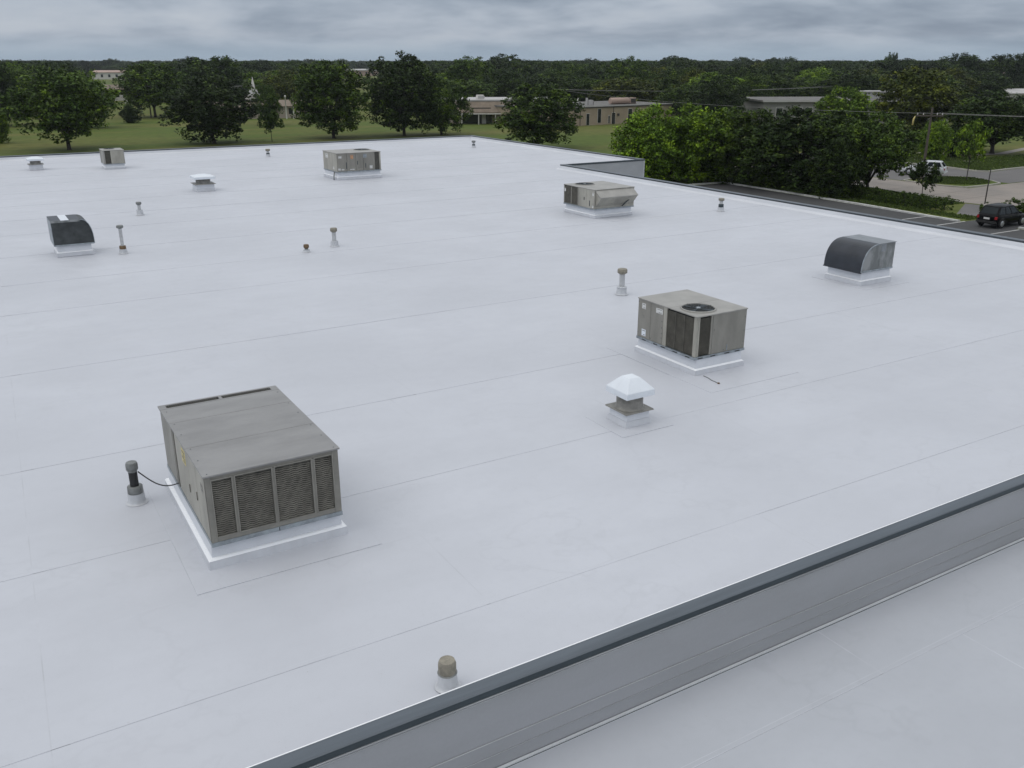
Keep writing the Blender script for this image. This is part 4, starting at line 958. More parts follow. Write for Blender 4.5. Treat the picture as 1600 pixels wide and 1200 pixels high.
# the far wood: one mass up to the horizon
NF = 7600
fr_ = np.random.default_rng(77)
pts, scl, rot, idx = [], [], [], []
while len(pts) < NF:
    a = math.radians(fr_.uniform(-16, 78)); d = 300 + 3700 * fr_.uniform() ** 1.7
    x, y = d * math.sin(a), d * math.cos(a)
    if d < 450 and any((x - q) ** 2 + (y - p) ** 2 < 64 for q, p, rr in PLACED): continue
    if blocked(x, y): continue
    pts.append((x, y, 0)); w = fr_.uniform(11, 19) * (1 + d / 6000); h = fr_.uniform(7.2, 11.4) + min(2.4, d / 800.0) + (2.0 if fr_.uniform() < 0.04 else 0)
    scl.append((w, w, h)); rot.append((0, 0, fr_.uniform(0, 6.28))); idx.append(int(fr_.integers(0, 4)))
me = bpy.data.meshes.new('far_wood'); me.from_pydata(pts, [], [])
at = me.attributes.new('tsize', 'FLOAT_VECTOR', 'POINT'); at.data.foreach_set('vector', np.asarray(scl, dtype=np.float32).ravel())
at = me.attributes.new('tturn', 'FLOAT_VECTOR', 'POINT'); at.data.foreach_set('vector', np.asarray(rot, dtype=np.float32).ravel())
at = me.attributes.new('tkind', 'INT', 'POINT'); at.data.foreach_set('value', np.asarray(idx, dtype=np.int32))
far = bpy.data.objects.new('far_wood', me); COL.objects.link(far)
tag(far, 'dark green wood that runs to the horizon beyond the town', 'wood', kind='stuff')
# four coarser crowns, used only inside the node tree of the far wood
ng = bpy.data.node_groups.new('far_wood_nodes', 'GeometryNodeTree')
ng.interface.new_socket('Geometry', in_out='INPUT', socket_type='NodeSocketGeometry')
ng.interface.new_socket('Geometry', in_out='OUTPUT', socket_type='NodeSocketGeometry')
gn, gl = ng.nodes, ng.links
gi, go = gn.new('NodeGroupInput'), gn.new('NodeGroupOutput')
src = [o for o in COL.objects if o.name.split('.')[0] == 'crown']
byk = {}
for o in src: byk.setdefault(o.data.name, o)
join = gn.new('GeometryNodeGeometryToInstance')
for nm in ('crown_spreading', 'crown_round', 'crown_round.001', 'crown_tall'):
    if nm not in byk: continue
    oi = gn.new('GeometryNodeObjectInfo'); oi.inputs['Object'].default_value = byk[nm]; oi.inputs['As Instance'].default_value = False; oi.transform_space = 'ORIGINAL'
    sm = gn.new('GeometryNodeSetMaterial'); sm.inputs['Material'].default_value = M['leaf_far']
    gl.new(oi.outputs['Geometry'], sm.inputs['Geometry'])
    k = gn.new('GeometryNodeGeometryToInstance'); gl.new(sm.outputs[0], k.inputs[0])
    byk[nm + '_n'] = k
jn = gn.new('GeometryNodeJoinGeometry')
for nm in ('crown_spreading', 'crown_round', 'crown_round.001', 'crown_tall'):
    if nm + '_n' in byk: gl.new(byk[nm + '_n'].outputs[0], jn.inputs[0])
gn.remove(join)
def nattr(name, t):
    n = gn.new('GeometryNodeInputNamedAttribute'); n.data_type = t; n.inputs['Name'].default_value = name; return n.outputs['Attribute']
ip = gn.new('GeometryNodeInstanceOnPoints'); ip.inputs['Pick Instance'].default_value = True
gl.new(gi.outputs[0], ip.inputs['Points']); gl.new(jn.outputs[0], ip.inputs['Instance'])
gl.new(nattr('tkind', 'INT'), ip.inputs['Instance Index']); gl.new(nattr('tsize', 'FLOAT_VECTOR'), ip.inputs['Scale'])
e2r = gn.new('FunctionNodeEulerToRotation'); gl.new(nattr('tturn', 'FLOAT_VECTOR'), e2r.inputs[0]); gl.new(e2r.outputs[0], ip.inputs['Rotation'])
gl.new(ip.outputs[0], go.inputs[0])
md = far.modifiers.new('scatter', 'NODES'); md.node_group = ng

# hedges clipped square beside the car park
def hedge(path, w, h, label, seed):
    rng = np.random.default_rng(seed); t = thing('hedge', label, 'hedge', (path[0][0], path[0][1], 0))
    ox, oy = path[0]; L = 0; cen, rad = [], []
    for (xa, ya), (xb, yb) in zip(path, path[1:]):
        L = math.hypot(xb - xa, yb - ya); nx, ny = -(yb - ya) / L, (xb - xa) / L
        for _ in range(int(L * 60)):
            s = rng.uniform(0, 1); q = rng.uniform(-0.5, 0.5); z = rng.uniform(0.05, 1) * h
            if abs(q) < 0.3 and z < h * 0.75: q = 0.45 * (1 if q > 0 else -1)
            cen.append((xa - ox + (xb - xa) * s + nx * w * q, ya - oy + (yb - ya) * s + ny * w * q, z * (0.94 + 0.06 * math.sin(s * 9)))); rad.append(rng.uniform(0.08, 0.17))
    v = leaf_quads(rng, cen, rad, 34, 0.052, 0.6); v[:, 2] = np.maximum(v[:, 2], 0.01)
    o = bpy.data.objects.new('foliage', quads_mesh('hedge_foliage', v, 'leaf_mid')); COL.objects.link(o); o.parent = t
    mb = MB()
    for (xa, ya), (xb, yb) in zip(path, path[1:]):
        n = int(math.hypot(xb - xa, yb - ya) / 0.6)
        for k in range(n):
            s = (k + .5) / n; x, y = xa - ox + (xb - xa) * s, ya - oy + (yb - ya) * s
            mb.tube([(x, y, 0), (x + 0.05, y, h * 0.5), (x - 0.1, y + 0.1, h * 0.85)], [0.03, 0.02, 0.01], 5)
    mb.build('stems', 'bark', t)
hedge([(67.0, 57), (66.6, 52), (66.4, 47.5), (66.9, 44.1)], 1.5, 1.05, 'long clipped hedge between the parking lot kerb and the grass verge', 5)
hedge([(70.6, 41.6), (70.4, 36), (70.6, 28)], 1.9, 1.1, 'clipped hedge behind the black car', 6)
hedge([(69.2, 42.5), (69.6, 42.7)], 0.7, 0.7, 'small round clipped shrub at the foot of the thin post', 7)

# grass tufts on the nearer lawns
rng = np.random.default_rng(9)
def tufts(n, fx):
    p = np.array([fx(rng) for _ in range(n)])
    a = rng.uniform(0, 6.28, n); s = rng.uniform(0.06, 0.16, n); hgt = rng.uniform(0.06, 0.16, n)
    dx, dy = np.cos(a) * s, np.sin(a) * s; z0 = p[:, 2]
    v = np.stack([np.stack([p[:, 0] - dx, p[:, 1] - dy, z0], 1), np.stack([p[:, 0] + dx, p[:, 1] + dy, z0], 1), np.stack([p[:, 0] + dx * .4 + dy * .3, p[:, 1] + dy * .4, z0 + hgt], 1), np.stack([p[:, 0] - dx * .5, p[:, 1] - dy * .4 + dx * .3, z0 + hgt * .9], 1)], 1).reshape(-1, 3)
    return v
def verge(r):
    while True:
        x, y = r.uniform(64.3, 73), r.uniform(36, 75)
        if x > 72 and y < 47: continue
        if 41 < y < 46 and x > 66: continue
        if y < 40.6 and x < 67.6: continue
        return (x, y, 0.0)
def farlawn(r):
    while True:
        x, y = r.uniform(95.6, 125), r.uniform(59.6, 95)
        if y > 68 and x > 107 and y < 77: continue
        return (x, y, 0.0)
v = np.concatenate([tufts(16000, verge), tufts(26000, farlawn), tufts(5000, lambda r: (lambda t, q: (84.4 + 3.3 * q * math.cos(t), 55.4 + 2.9 * q * math.sin(t), 0.1))(r.uniform(0, 6.28), math.sqrt(r.uniform())))])
g = bpy.data.objects.new('grass', quads_mesh('grass', v, 'blade')); COL.objects.link(g); tag(g, 'rough green grass on the verges and lawns around the driveway', 'grass', kind='stuff')

# ------------------------------------------------------------------ buildings beyond the roof
def block(name, label, cat, x0, y0, x1, y1, depth, h):
    """a building whose front wall runs from (x0,y0) to (x1,y1), built in its own frame: x along the front, y into the depth"""
    L = math.hypot(x1 - x0, y1 - y0); rz = math.atan2(y1 - y0, x1 - x0)
    return thing(name, label, cat, (x0, y0, 0), rz), L
# beige block
b, L = block('beige_building', 'low beige brick building with flat roof and rooftop ducts beyond the lawn', 'building', 90.5, 142.0, 124.0, 145.2, 16, 3.3)
m = MB(); m.box(0, L, 0, 16, 0, 3.2); m.build('wall', 'brick_beige', b)
m = MB(); m.box(-0.15, L + 0.15, -0.15, 16.15, 3.2, 3.48); m.build('roof', 'roof_gravel', b); m = MB(); m.box(-0.16, L + 0.16, -0.17, -0.152, 3.31, 3.5); m.build('roof_edge', 'roof_pale', b); m = MB(); m.box(-0.18, L + 0.18, -0.18, -0.155, 3.14, 3.3); m.build('fascia', 'dark_trim', b)
for x, w, z0, z1 in ((14.0, 0.8, 0.4, 2.9), (16.7, 0.35, 0.2, 1.6), (17.6, 0.8, 0.05, 2.1), (21.8, 1.0, 0.5, 2.7), (11.2, 0.7, 0.05, 2.1)):
    f = MB(); f.box(x - 0.06, x + w + 0.06, -0.04, -0.002, z0 - 0.02, z1 + 0.06); f.build('window_frame', 'white_trim', b)
    f = MB(); f.box(x, x + w, -0.055, -0.041, z0, z1); f.build('window', 'dark_glass', b)
f = MB(); f.box(19.0, 19.35, -0.25, -0.002, 1.5, 1.95); f.build('meter_box', 'dark_trim', b)
for x in (9.6, 17.9): 
    f = MB(); f.box(x, x + 0.09, -0.09, -0.002, 0, 3.1); f.build('downpipe', 'dark_trim', b)
def rooftop_thing(name, label, cat, loc, fn):
    o = fn(); o.location = loc; return tag(o, label, cat)
def duct():
    m = MB(); m.lathe([(0.55, -2.2), (0.62, -2.1), (0.62, 2.0), (0.5, 2.2)], 14); me_ = m
    me_.v = [(z, x * 1.0, y + 0.62) for x, y, z in me_.v]; return me_.build('roof_duct', 'roof_pink')
rooftop_thing('roof_duct', 'tan horizontal duct on the roof of the beige building', 'duct', (111.8, 146.5, 3.49), duct)
def ac(): 
    m = MB(); m.box(-0.7, 0.7, -0.6, 0.6, 0.1, 1.15, 0, 0.04); m.box(-0.6, 0.6, -0.64, -0.601, 0.2, 1.0, 1); m.box(-0.75, 0.75, -0.65, 0.65, 0, 0.1, 1); return m.build('roof_unit', ['roof_pink', 'dark_trim'])
rooftop_thing('roof_unit', 'tan box unit right of the duct on the beige building', 'roof unit', (115.2, 147.0, 3.49), ac)
def ac2(): 
    m = MB(); m.box(-0.5, 0.5, -0.5, 0.5, 0, 0.9, 0, 0.03); m.box(-0.9, -0.6, -0.2, 0.1, 0, 1.3, 0); m.box(0.6, 0.8, -0.2, 0.0, 0, 0.6, 1); return m.build('roof_unit', ['roof_pale', 'dark_trim'])
rooftop_thing('roof_unit', 'pale grey unit on the left half of the beige building roof', 'roof unit', (105.0, 146.8, 3.49), ac2)
def pipe_(): 
    m = MB(); m.tube([(0, 0, 0), (0.12, 0, 0.7), (0.3, 0, 1.35)], 0.1, 7); return m.build('roof_flue', 'white_trim')
rooftop_thing('roof_flue', 'white leaning flue on the left end of the beige building roof', 'flue', (101.0, 145.4, 3.49), pipe_)

# brown-roofed building with porch
b, L = block('brown_roofed_building', 'tan brown mansard-roofed building with dark porch behind the far corner of the roof', 'building', 79.5, 161.8, 99.5, 151.2, 14, 4.3)
m = MB(); m.box(0, L, 0, 14, 0, 4.15); m.build('wall', 'wall_cream', b)
m = MB(); m.box(-0.1, L + 0.1, -0.1, 14.1, 4.15, 4.42); m.build('roof', 'roof_pale', b)
m = MB(); m.prism([(-0.02, 4.1), (-2.4, 2.25), (-2.4, 2.0), (-0.02, 2.0)], 4.4, L - 2.0, 'x'); m.build('mansard_roof', 'roof_brown', b)
m = MB(); m.box(4.3, L - 1.9, -2.52, -2.405, 1.86, 2.06); m.build('fascia', 'white_trim', b)
m = MB(); m.box(5.2, L - 2.6, -0.06, -0.004, 0.05, 1.95); m.build('shop_front', 'dark_glass', b)
for x in (5.0, 8.2, 11.4, 14.6, 18.0, L - 2.4): m = MB(); m.box(x, x + 0.16, -2.4, -2.24, 0, 1.99); m.build('porch_post', 'white_trim', b)
m = MB(); m.box(8.9, 9.7, -0.1, -0.065, 0.05, 1.8); m.build('door', 'white_trim', b)
m = MB(); m.box(7.0, 10.6, -1.62, -1.1, 2.6, 3.05); m.build('dormer_sign_board', 'dark_trim', b)
for loc, l_ in (((88.6, 160.5, 4.43), 'white unit on the flat roof above the brown mansard'),):
    def u1():
        m = MB(); m.box(-0.7, 0.7, -0.5, 0.5, 0, 0.8, 0, 0.1); m.box(-0.75, 0.75, -0.55, -0.501, 0.2, 0.6, 1); return m.build('roof_unit', ['white_trim', 'roof_pale'])
    rooftop_thing('roof_unit', l_, 'roof unit', loc, u1)
def dome():
    m = MB(); m.lathe([(0.4, 0), (0.4, 0.25), (0.3, 0.42), (0.1, 0.5)], 12); return m.build('roof_ventilator', 'white_trim')
rooftop_thing('roof_ventilator', 'small white round ventilator left on the roof above the brown mansard', 'ventilator', (84.2, 161.6, 4.43), dome)

# cream building between the lawn trees
b, L = block('cream_building', 'cream walled low building seen between two lawn trees on the left', 'building', 44.0, 197.0, 70.0, 194.5, 12, 2.6)
m = MB(); m.box(0, L, 0, 12, 0, 2.5); m.build('wall', 'wall_cream', b)
m = MB(); m.prism([(-0.5, 2.45), (6, 3.5), (12.5, 2.45), (12.5, 2.3), (-0.5, 2.3)], -0.3, L + 0.3, 'x'); m.build('roof', 'roof_brown', b)
for x in (3, 8.5, 13.2, 17.5, 21.5):
    m = MB(); m.box(x, x + 0.9, -0.05, -0.003, 0.1 if x == 13.2 else 0.8, 2.0); m.build('window', 'dark_glass', b)
# white steeple-like structure
b = thing('white_steeple', 'white steeple with slim spire above the cream building', 'steeple', (56.6, 203.5, 0))
m = MB(); m.box(-1.6, 1.6, -1.6, 1.6, 0, 4.4); m.build('tower', 'white_trim', b)
m = MB(); m.box(-1.9, 1.9, -1.9, 1.9, 4.4, 4.9, 0, 0.3); m.box(-0.9, 0.9, -0.9, 0.9, 4.9, 5.6, 0, 0.3); m.build('cornice', 'roof_pale', b)
m = MB(); m.lathe([(0.42, 5.6), (0.36, 6.4), (0.2, 7.4), (0.05, 8.2)], 10); m.build('spire', 'white_trim', b)
m = MB(); m.box(-0.6, 0.6, -1.66, -1.603, 2.6, 3.8); m.build('louvre_opening', 'dark_trim', b)
for x, y, h, l_ in ((60.0, 192.5, 4.7, 'taller of two white posts beside the cream building'), (61.4, 192.0, 4.2, 'shorter of two white posts beside the cream building')):
    m = MB(); m.lathe([(0.14, 0), (0.11, h - 0.4), (0.2, h - 0.35), (0.2, h - 0.1), (0.05, h)], 8); tag(m.build('white_post', 'white_trim', None, (x, y, 0)), l_, 'post')

# long grey flat-roofed building on the right
b, L = block('grey_building', 'long grey flat-roofed building with pale roof edge behind the bushy clump at right', 'building', 133.5, 129.6, 166.0, 112.5, 18, 4.2)
m = MB(); m.box(0, L, 0, 18, 0, 4.0); m.build('wall', 'wall_grey', b)
m = MB(); m.box(-0.4, L + 0.4, -0.6, 18.4, 4.0, 4.34); m.build('roof', 'roof_gravel', b); m = MB(); m.box(-0.43, L + 0.43, -0.63, -0.602, 4.02, 4.37); m.build('roof_edge', 'roof_pale', b)
m = MB(); m.box(23, 27.5, 6, 10, 4.341, 5.6); m.box(22.6, 27.9, 5.6, 10.4, 5.6, 5.8); m.build('roof_penthouse', 'roof_pale', b)
for x in (2.5, 6.3, 8.3, 12, 15, 18, 21, 24, 27, 30):
    m = MB(); m.box(x - 0.08, x + 1.28, -0.06, -0.003, 1.2, 3.1); m.build('window_frame', 'white_trim', b)
    m = MB(); m.box(x, x + 1.2, -0.075, -0.061, 1.3, 3.0); m.build('window', 'dark_glass', b)
# specks of roofs in the far wood
def far_house(x0, y0, x1, y1, depth, h, label, wallm, roofm, ridge):
    b, L = block('house', label, 'building', x0, y0, x1, y1, depth, h)
    m = MB(); m.box(0, L, 0, depth, 0, h); m.build('wall', wallm, b)
    m = MB(); m.prism([(-0.6, h), (depth / 2, h + ridge), (depth + 0.6, h), (depth + 0.6, h - 0.25), (-0.6, h - 0.25)], -0.5, L + 0.5, 'x'); m.build('roof', roofm, b)
    n = max(2, int(L / 5))
    for k in range(n):
        m = MB(); m.box((k + 0.3) * L / n, (k + 0.6) * L / n, -0.06, -0.003, h * 0.3, h * 0.7); m.build('window', 'dark_glass', b)
far_house(86.5, 709, 104, 699, 16, 4.6, 'pinkish roofed house far off at left, above the spreading lawn tree', 'white_trim', 'roof_pink', 1.3)
far_house(40.2, 314, 46.5, 311.5, 9, 3.4, 'small tan-roofed house at left below the pinkish roof', 'white_trim', 'roof_brown', 1.2)
far_house(42.5, 285, 48.0, 284, 8, 2.2, 'small pale house right below the tan roof at left', 'white_trim', 'roof_pale', 0.8)
far_house(296, 775, 318, 760, 18, 4.7, 'pink tinted flat building near the horizon between the two tallest lawn trees', 'roof_pink', 'roof_pale', 1.0)
far_house(509, 330, 528, 317, 16, 4.6, 'white and pinkish roofed building among the trees at upper right', 'white_trim', 'roof_pink', 1.2)
far_house(238, 144.5, 247, 138, 10, 3.6, 'white house cut by the right edge of the picture', 'white_trim', 'roof_pale', 1.0)
far_house(150, 82, 162, 74.5, 9, 2.3, 'low pale building half hidden beyond the lawn at the right edge', 'white_trim', 'roof_brown', 0.9)

# ------------------------------------------------------------------ poles and wires
p = thing('utility_pole', 'weathered wooden utility pole with crossarm by the driveway', 'utility pole', (82.6, 57.9, 0))
m = MB(); m.lathe([(0.15, 0), (0.13, 3), (0.10, 7.0)], 10); m.build('pole', 'wood_pole', p)
m = MB(); d = Vector((0.80, -0.60, 0)); n = Vector((0.6, 0.8, 0))
def bar(mb, a, b, w, z0, z1):
    q = (b - a).normalized(); nn = Vector((-q.y, q.x, 0)) * w / 2
    vs = [(v.x, v.y, z) for z in (z0, z1) for v in (a - nn, b - nn, b + nn, a + nn)]
    mb.add(vs, [(3, 2, 1, 0), (4, 5, 6, 7), (0, 1, 5, 4), (1, 2, 6, 5), (2, 3, 7, 6), (3, 0, 4, 7)])
bar(m, -d * 1.5 - n * 0.14, d * 1.1 - n * 0.14, 0.09, 6.18, 6.31); m.build('crossarm', 'wood_pole', p)
for k in (-1.35, -0.8, 0.5, 1.0):
    m = MB(); q = d * k - n * 0.14; m.lathe([(0.03, 6.31), (0.05, 6.36), (0.03, 6.42), (0.05, 6.46), (0.02, 6.5)], 8, 0, (q.x, q.y)); m.build('insulator', 'white_trim', p)
m = MB(); m.tube([d * -1.5 + Vector((0, 0, 6.2)), d * -1.62 + Vector((0, 0, 5.9)), d * -1.66 + Vector((0, 0, 5.35))], [0.05, 0.09, 0.08], 7); m.build('drop_guard', 'sticker_y', p)
def simple_pole(x, y, h, label):
    p = thing('utility_pole', label, 'utility pole', (x, y, 0)); m = MB(); m.lathe([(0.15, 0), (0.12, h * .5), (0.1, h)], 8); m.build('pole', 'wood_pole', p)
    m = MB(); bar(m, -d * 1.2, d * 1.2, 0.1, h - 0.6, h - 0.46); m.build('crossarm', 'wood_pole', p)
simple_pole(101.9, 152.5, 6.6, 'distant pole with crossarm rising behind the left end of the beige building')
simple_pole(36.5, 212.0, 7.0, 'distant pole with crossarm at the far side of the lawn, left')
simple_pole(150.0, 16.0, 7.2, 'pole with crossarm outside the right of the picture')
def wire(a, b, sag, label, r=0.02, n=18):
    a, b = Vector(a), Vector(b); pts = []
    for i in range(n + 1):
        t = i / n; q = a.lerp(b, t); q.z -= sag * 4 * t * (1 - t); pts.append(q)
    o = MB().tube(pts, r, 5).build('overhead_wire', 'wire'); tag(o, label, 'wire', 'overhead power lines')
for k, z in ((-1.35, 6.5), (0.5, 6.5)):
    q = Vector((82.6, 57.9, 0)) + d * k
    wire((q.x, q.y, z), (150 + k * .8, 16.0 - k * .6, 6.8), 0.9, 'nearer overhead wire running from the driveway pole off to the right' if k > 0 else 'farther overhead wire running from the driveway pole off to the right')
wire((82.5, 58.0, 6.45), (101.9, 152.5, 6.1), 0.7, 'overhead wire running from the driveway pole back to the distant pole')
for k in (-1.1, 1.1):
    wire((101.9 + d.x * k, 152.5 + d.y * k, 6.2), (176 + d.x * k, 146 + d.y * k, 6.2), 0.7, ('lower' if k > 0 else 'upper') + ' overhead wire crossing above the beige building', 0.034)
for k in (-1.1, 0, 1.1):
    wire((36.5 + d.x * k, 212 + d.y * k, 6.6 - 0.2 * abs(k)), (60 + d.x * k, 214 + d.y * k, 6.4 - 0.2 * abs(k)), 0.4, {-1.1: 'nearest', 0: 'highest', 1.1: 'farthest'}[k] + ' of three overhead wires across the far side of the lawn at left', 0.034)
wire((36.5, 212, 6.5), (12, 226, 6.5), 0.5, 'single overhead wire leaving the distant lawn pole towards the left', 0.034)
p = thing('sign_post', 'thin dark post beside the path in front of the driveway', 'post', (71.98, 44.3, 0))
m = MB(); m.lathe([(0.055, 0), (0.05, 1.4), (0.04, 3.0)], 8); m.build('post', 'dark_trim', p); m = MB(); m.lathe([(0.16, 0), (0.16, 0.1), (0.06, 0.16)], 8); m.build('foot', 'kerb', p)
m = MB(); m.lathe([(0.1, 0), (0.09, 1.35)], 8); tag(m.build('field_post', 'dark_trim', None, (93.2, 117.5, 0)), 'thin dark post standing on the lawn below the beige building', 'post')

# ------------------------------------------------------------------ cars
def make_car(label, loc, rz, paint, L=4.2, W=1.62, H=1.52, suv=True):
    c = thing('parked_car', label, 'car', loc, rz)
    hw = W / 2
    # body shell lofted along x (front = +x)
    st = [(-L / 2, 0.80, 0.42, 0.80), (-L / 2 + 0.06, 0.94, 0.30, 0.93), (-L / 2 + 0.5, 1.0, 0.24, 0.955), (-0.2, 1.0, 0.22, 0.945), (0.55, 1.0, 0.22, 0.93), (0.95, 0.99, 0.23, 0.905), (L / 2 - 0.45, 0.96, 0.25, 0.83), (L / 2 - 0.1, 0.88, 0.32, 0.72), (L / 2, 0.74, 0.40, 0.62)]
    def ring(x, wf, zb, zt):
        w = hw * wf; h = zt - zb
        half = [(0.78 * w, zb), (0.96 * w, zb + 0.07), (1.0 * w, zb + h * 0.42), (0.99 * w, zb + h * 0.72), (0.93 * w, zt - 0.04), (0.82 * w, zt), (0.4 * w, zt + 0.018)]
        return [(x, y, z) for y, z in half] + [(x, -y, z) for y, z in half[::-1]]
    vs, n = [], 14
    for s in st: vs += ring(*s)
    fs = []
    for i in range(len(st) - 1):
        for k in range(n): fs.append((i * n + k, i * n + (k + 1) % n, (i + 1) * n + (k + 1) % n, (i + 1) * n + k))
    fs += [tuple(range(n - 1, -1, -1)), tuple(range((len(st) - 1) * n, len(st) * n))]
    b = MB(); b.add(vs, fs, 0, True); b.build('body', paint, c)
    # greenhouse
    zr = H
    xs_b, xs_t = (-L / 2 + 0.10, 0.95), (-L / 2 + 0.48, 0.22)
    zb = 0.93
    bw, tw = hw * 0.90, hw * 0.72
    A = [(xs_b[0], -bw, zb), (xs_b[1], -bw, zb), (xs_b[1], bw, zb), (xs_b[0], bw, zb)]
    T = [(xs_t[0], -tw, zr - 0.06), (xs_t[1], -tw, zr - 0.06), (xs_t[1], tw, zr - 0.06), (xs_t[0], tw, zr - 0.06)]
    T2 = [(xs_t[0] + 0.14, -tw + 0.1, zr), (xs_t[1] - 0.14, -tw + 0.1, zr), (xs_t[1] - 0.14, tw - 0.1, zr), (xs_t[0] + 0.14, tw - 0.1, zr)]
    g = MB(); g.add(A + T, [(0, 1, 5, 4), (1, 2, 6, 5), (2, 3, 7, 6), (3, 0, 4, 7)]); g.build('pillars', paint, c)
    g = MB(); g.add(T + T2, [(0, 1, 5, 4), (1, 2, 6, 5), (2, 3, 7, 6), (3, 0, 4, 7), (4, 5, 6, 7)], 0, True); g.build('roof_panel', paint, c)
    def pane(name, q0, q1, q2, q3, ins=(0.06, 0.06), off=0.008):
        q = [Vector(v) for v in (q0, q1, q2, q3)]; nrm = (q[1] - q[0]).cross(q[3] - q[0]).normalized()
        def P(u, v): return (q[0].lerp(q[1], u)).lerp(q[3].lerp(q[2], u), v) + nrm * off
        u, v = ins; pts = [P(u, v), P(1 - u, v), P(1 - u, 1 - v), P(u, 1 - v)]
        m = MB(); m.add(pts + [p_ - nrm * (off - 0.001) for p_ in pts], [(0, 1, 2, 3), (0, 4, 5, 1), (1, 5, 6, 2), (2, 6, 7, 3), (3, 7, 4, 0)]); m.build(name, 'glass_tint', c)
    pane('windscreen', A[1], A[2], T[2], T[1]); pane('rear_window', A[3], A[0], T[0], T[3], (0.08, 0.12))
    for sg, i0, i1 in ((-1, 0, 1), (1, 2, 3)):
        a0, a1, t0, t1 = Vector(A[i0]), Vector(A[i1]), Vector(T[i0]), Vector(T[i1])
        cuts = (0.06, 0.33, 0.37, 0.60, 0.64, 0.93) if sg < 0 else (0.07, 0.36, 0.40, 0.63, 0.67, 0.94)
        for k in range(0, 6, 2):
            pane('side_window', a0.lerp(a1, cuts[k]), a0.lerp(a1, cuts[k + 1]), t0.lerp(t1, cuts[k + 1]), t0.lerp(t1, cuts[k]), (0.02, 0.1))
    # wheels
    for x in (-1.30, 1.30):
        for sg in (-1, 1):
            w = MB(); w.lathe([(0.20, -0.1), (0.31, -0.1), (0.335, -0.06), (0.335, 0.06), (0.31, 0.1), (0.20, 0.1)], 22); y = sg * (hw - 0.085)
            w.v = [(x + a, y + z * 1.0, 0.335 + b_) for a, b_, z in w.v]; w.f = [f[::-1] for f in w.f]; wo = w.build('wheel', 'tyre', c)
            r = MB(); r.lathe([(0.205, 0), (0.19, 0.012), (0.06, 0.006), (0.05, 0.02)], 20)
            for k in range(5):
                a = k * 2 * math.pi / 5; ca, sa = math.cos(a), math.sin(a)
                vs = [(0.05 * ca - 0.02 * sa, 0.05 * sa + 0.02 * ca), (0.05 * ca + 0.02 * sa, 0.05 * sa - 0.02 * ca), (0.19 * ca + 0.03 * sa, 0.19 * sa - 0.03 * ca), (0.19 * ca - 0.03 * sa, 0.19 * sa + 0.03 * ca)]
                r.add([(p, q, 0.024) for p, q in vs], [(0, 1, 2, 3)])
            r.v = [(x + a, y + sg * (0.101 + z), 0.335 + b_) for a, b_, z in r.v]; r.build('rim', 'alloy', wo)
            k = MB(); pts = [(x + 0.385 * math.cos(t * math.pi / 12), sg * (hw - 0.004), 0.335 + 0.385 * math.sin(t * math.pi / 12)) for t in range(-1, 14)]
            k.tube(pts, 0.035, 6); k.build('wheel_arch', 'tyre', c)
    # lamps, plate, bumpers, mirrors, rails
    for sg in (-1, 1):
        m = MB(); m.box(-L / 2 - 0.012, -L / 2 + 0.14, min(sg * hw * 0.72, sg * hw * 0.925), max(sg * hw * 0.72, sg * hw * 0.925), 0.66, 0.86, 0, 0.01); m.build('tail_light', 'lamp_red', c)
        m = MB(); m.box(L / 2 - 0.16, L / 2 + 0.005, min(sg * hw * 0.5, sg * hw * 0.8), max(sg * hw * 0.5, sg * hw * 0.8), 0.52, 0.64, 0, 0.01); m.build('headlight', 'lamp_clear', c)
        m = MB(); m.box(0.62, 0.78, min(sg * hw, sg * (hw + 0.15)), max(sg * hw, sg * (hw + 0.15)), 0.93, 1.05, 0, 0.02); m.build('wing_mirror', paint, c)
        m = MB(); m.box(-0.42, -0.28, min(sg * (hw - 0.004), sg * (hw + 0.014)), max(sg * (hw - 0.004), sg * (hw + 0.014)), 0.78, 0.81); m.box(0.48, 0.62, min(sg * (hw - 0.004), sg * (hw + 0.014)), max(sg * (hw - 0.004), sg * (hw + 0.014)), 0.78, 0.81); m.build('door_handle', 'chrome', c)
    m = MB(); m.box(-L / 2 - 0.09, -L / 2 + 0.12, -hw * 0.93, hw * 0.93, 0.36, 0.52, 0, 0.025); m.build('rear_bumper', 'tyre' if paint == 'car_black' else paint, c, bevel=0.02)
    m = MB(); m.box(L / 2 - 0.14, L / 2 + 0.07, -hw * 0.86, hw * 0.86, 0.34, 0.5, 0, 0.025); m.build('front_bumper', paint, c, bevel=0.02)
    m = MB(); m.box(-L / 2 - 0.02, -L / 2 + 0.02, -0.22, 0.22, 0.62, 0.75); m.build('number_plate', 'sticker', c)
    return c
make_car('black car with red tail lights parked at the right edge of the car park', (64.15, 37.98, 0.012), 0.02, 'car_black', 3.95, 1.62, 1.56)
make_car('white car half hidden behind the small young tree on the verge', (86.6, 60.6, 0.012), math.radians(115), 'car_white')
make_car('white vehicle cut off by the right edge of the picture on the driveway', (90.3, 49.6, 0.012), math.radians(10), 'car_white', 4.4, 1.75, 1.75)

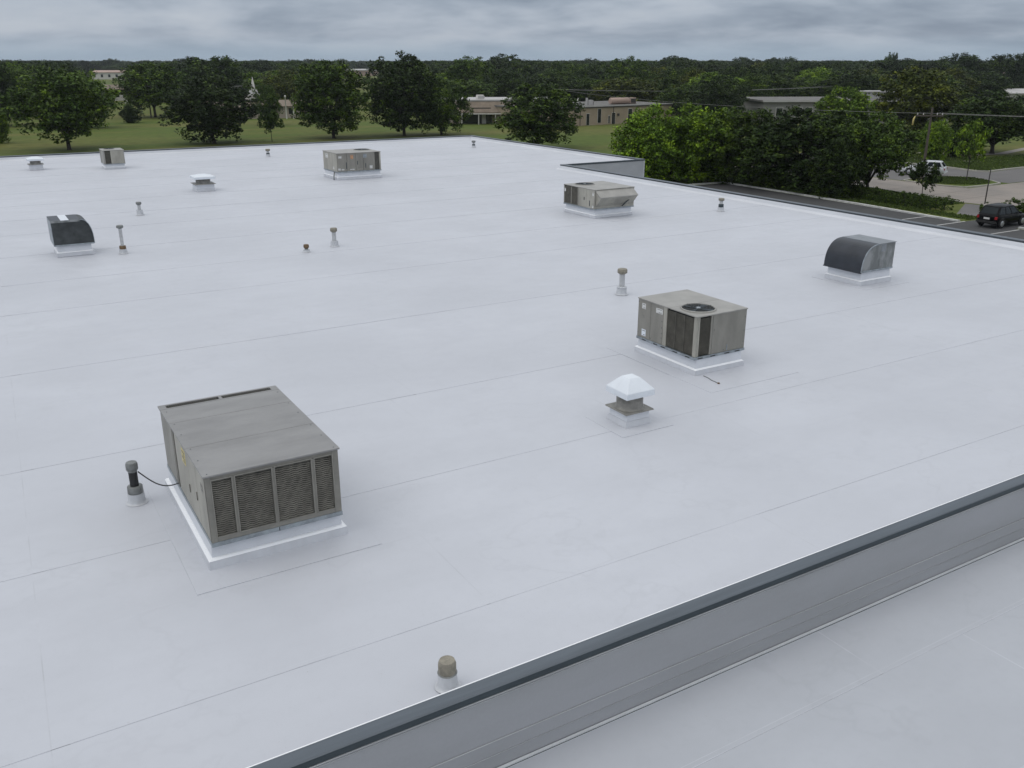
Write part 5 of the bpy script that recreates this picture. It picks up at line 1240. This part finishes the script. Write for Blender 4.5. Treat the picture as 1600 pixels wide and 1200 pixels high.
# ------------------------------------------------------------------ damp air between here and the horizon
hz_ = MB(); hz_.box(-1600, 4600, -300, 4700, -1.0, 19.5)
hm = bpy.data.materials.new('haze_air'); hm.use_nodes = True; hn, hl = hm.node_tree.nodes, hm.node_tree.links
for n_ in list(hn):
    if n_.type != 'OUTPUT_MATERIAL': hn.remove(n_)
pv = hn.new('ShaderNodeVolumePrincipled'); pv.inputs['Color'].default_value = (0.86, 0.92, 1.0, 1); pv.inputs['Density'].default_value = 0.00011; pv.inputs['Anisotropy'].default_value = 0.2
hl.new(pv.outputs[0], [n_ for n_ in hn if n_.type == 'OUTPUT_MATERIAL'][0].inputs['Volume'])
ho = hz_.build('haze', hm); ho['kind'] = 'stuff'; tag(ho, 'thin damp haze over the far trees', 'haze')
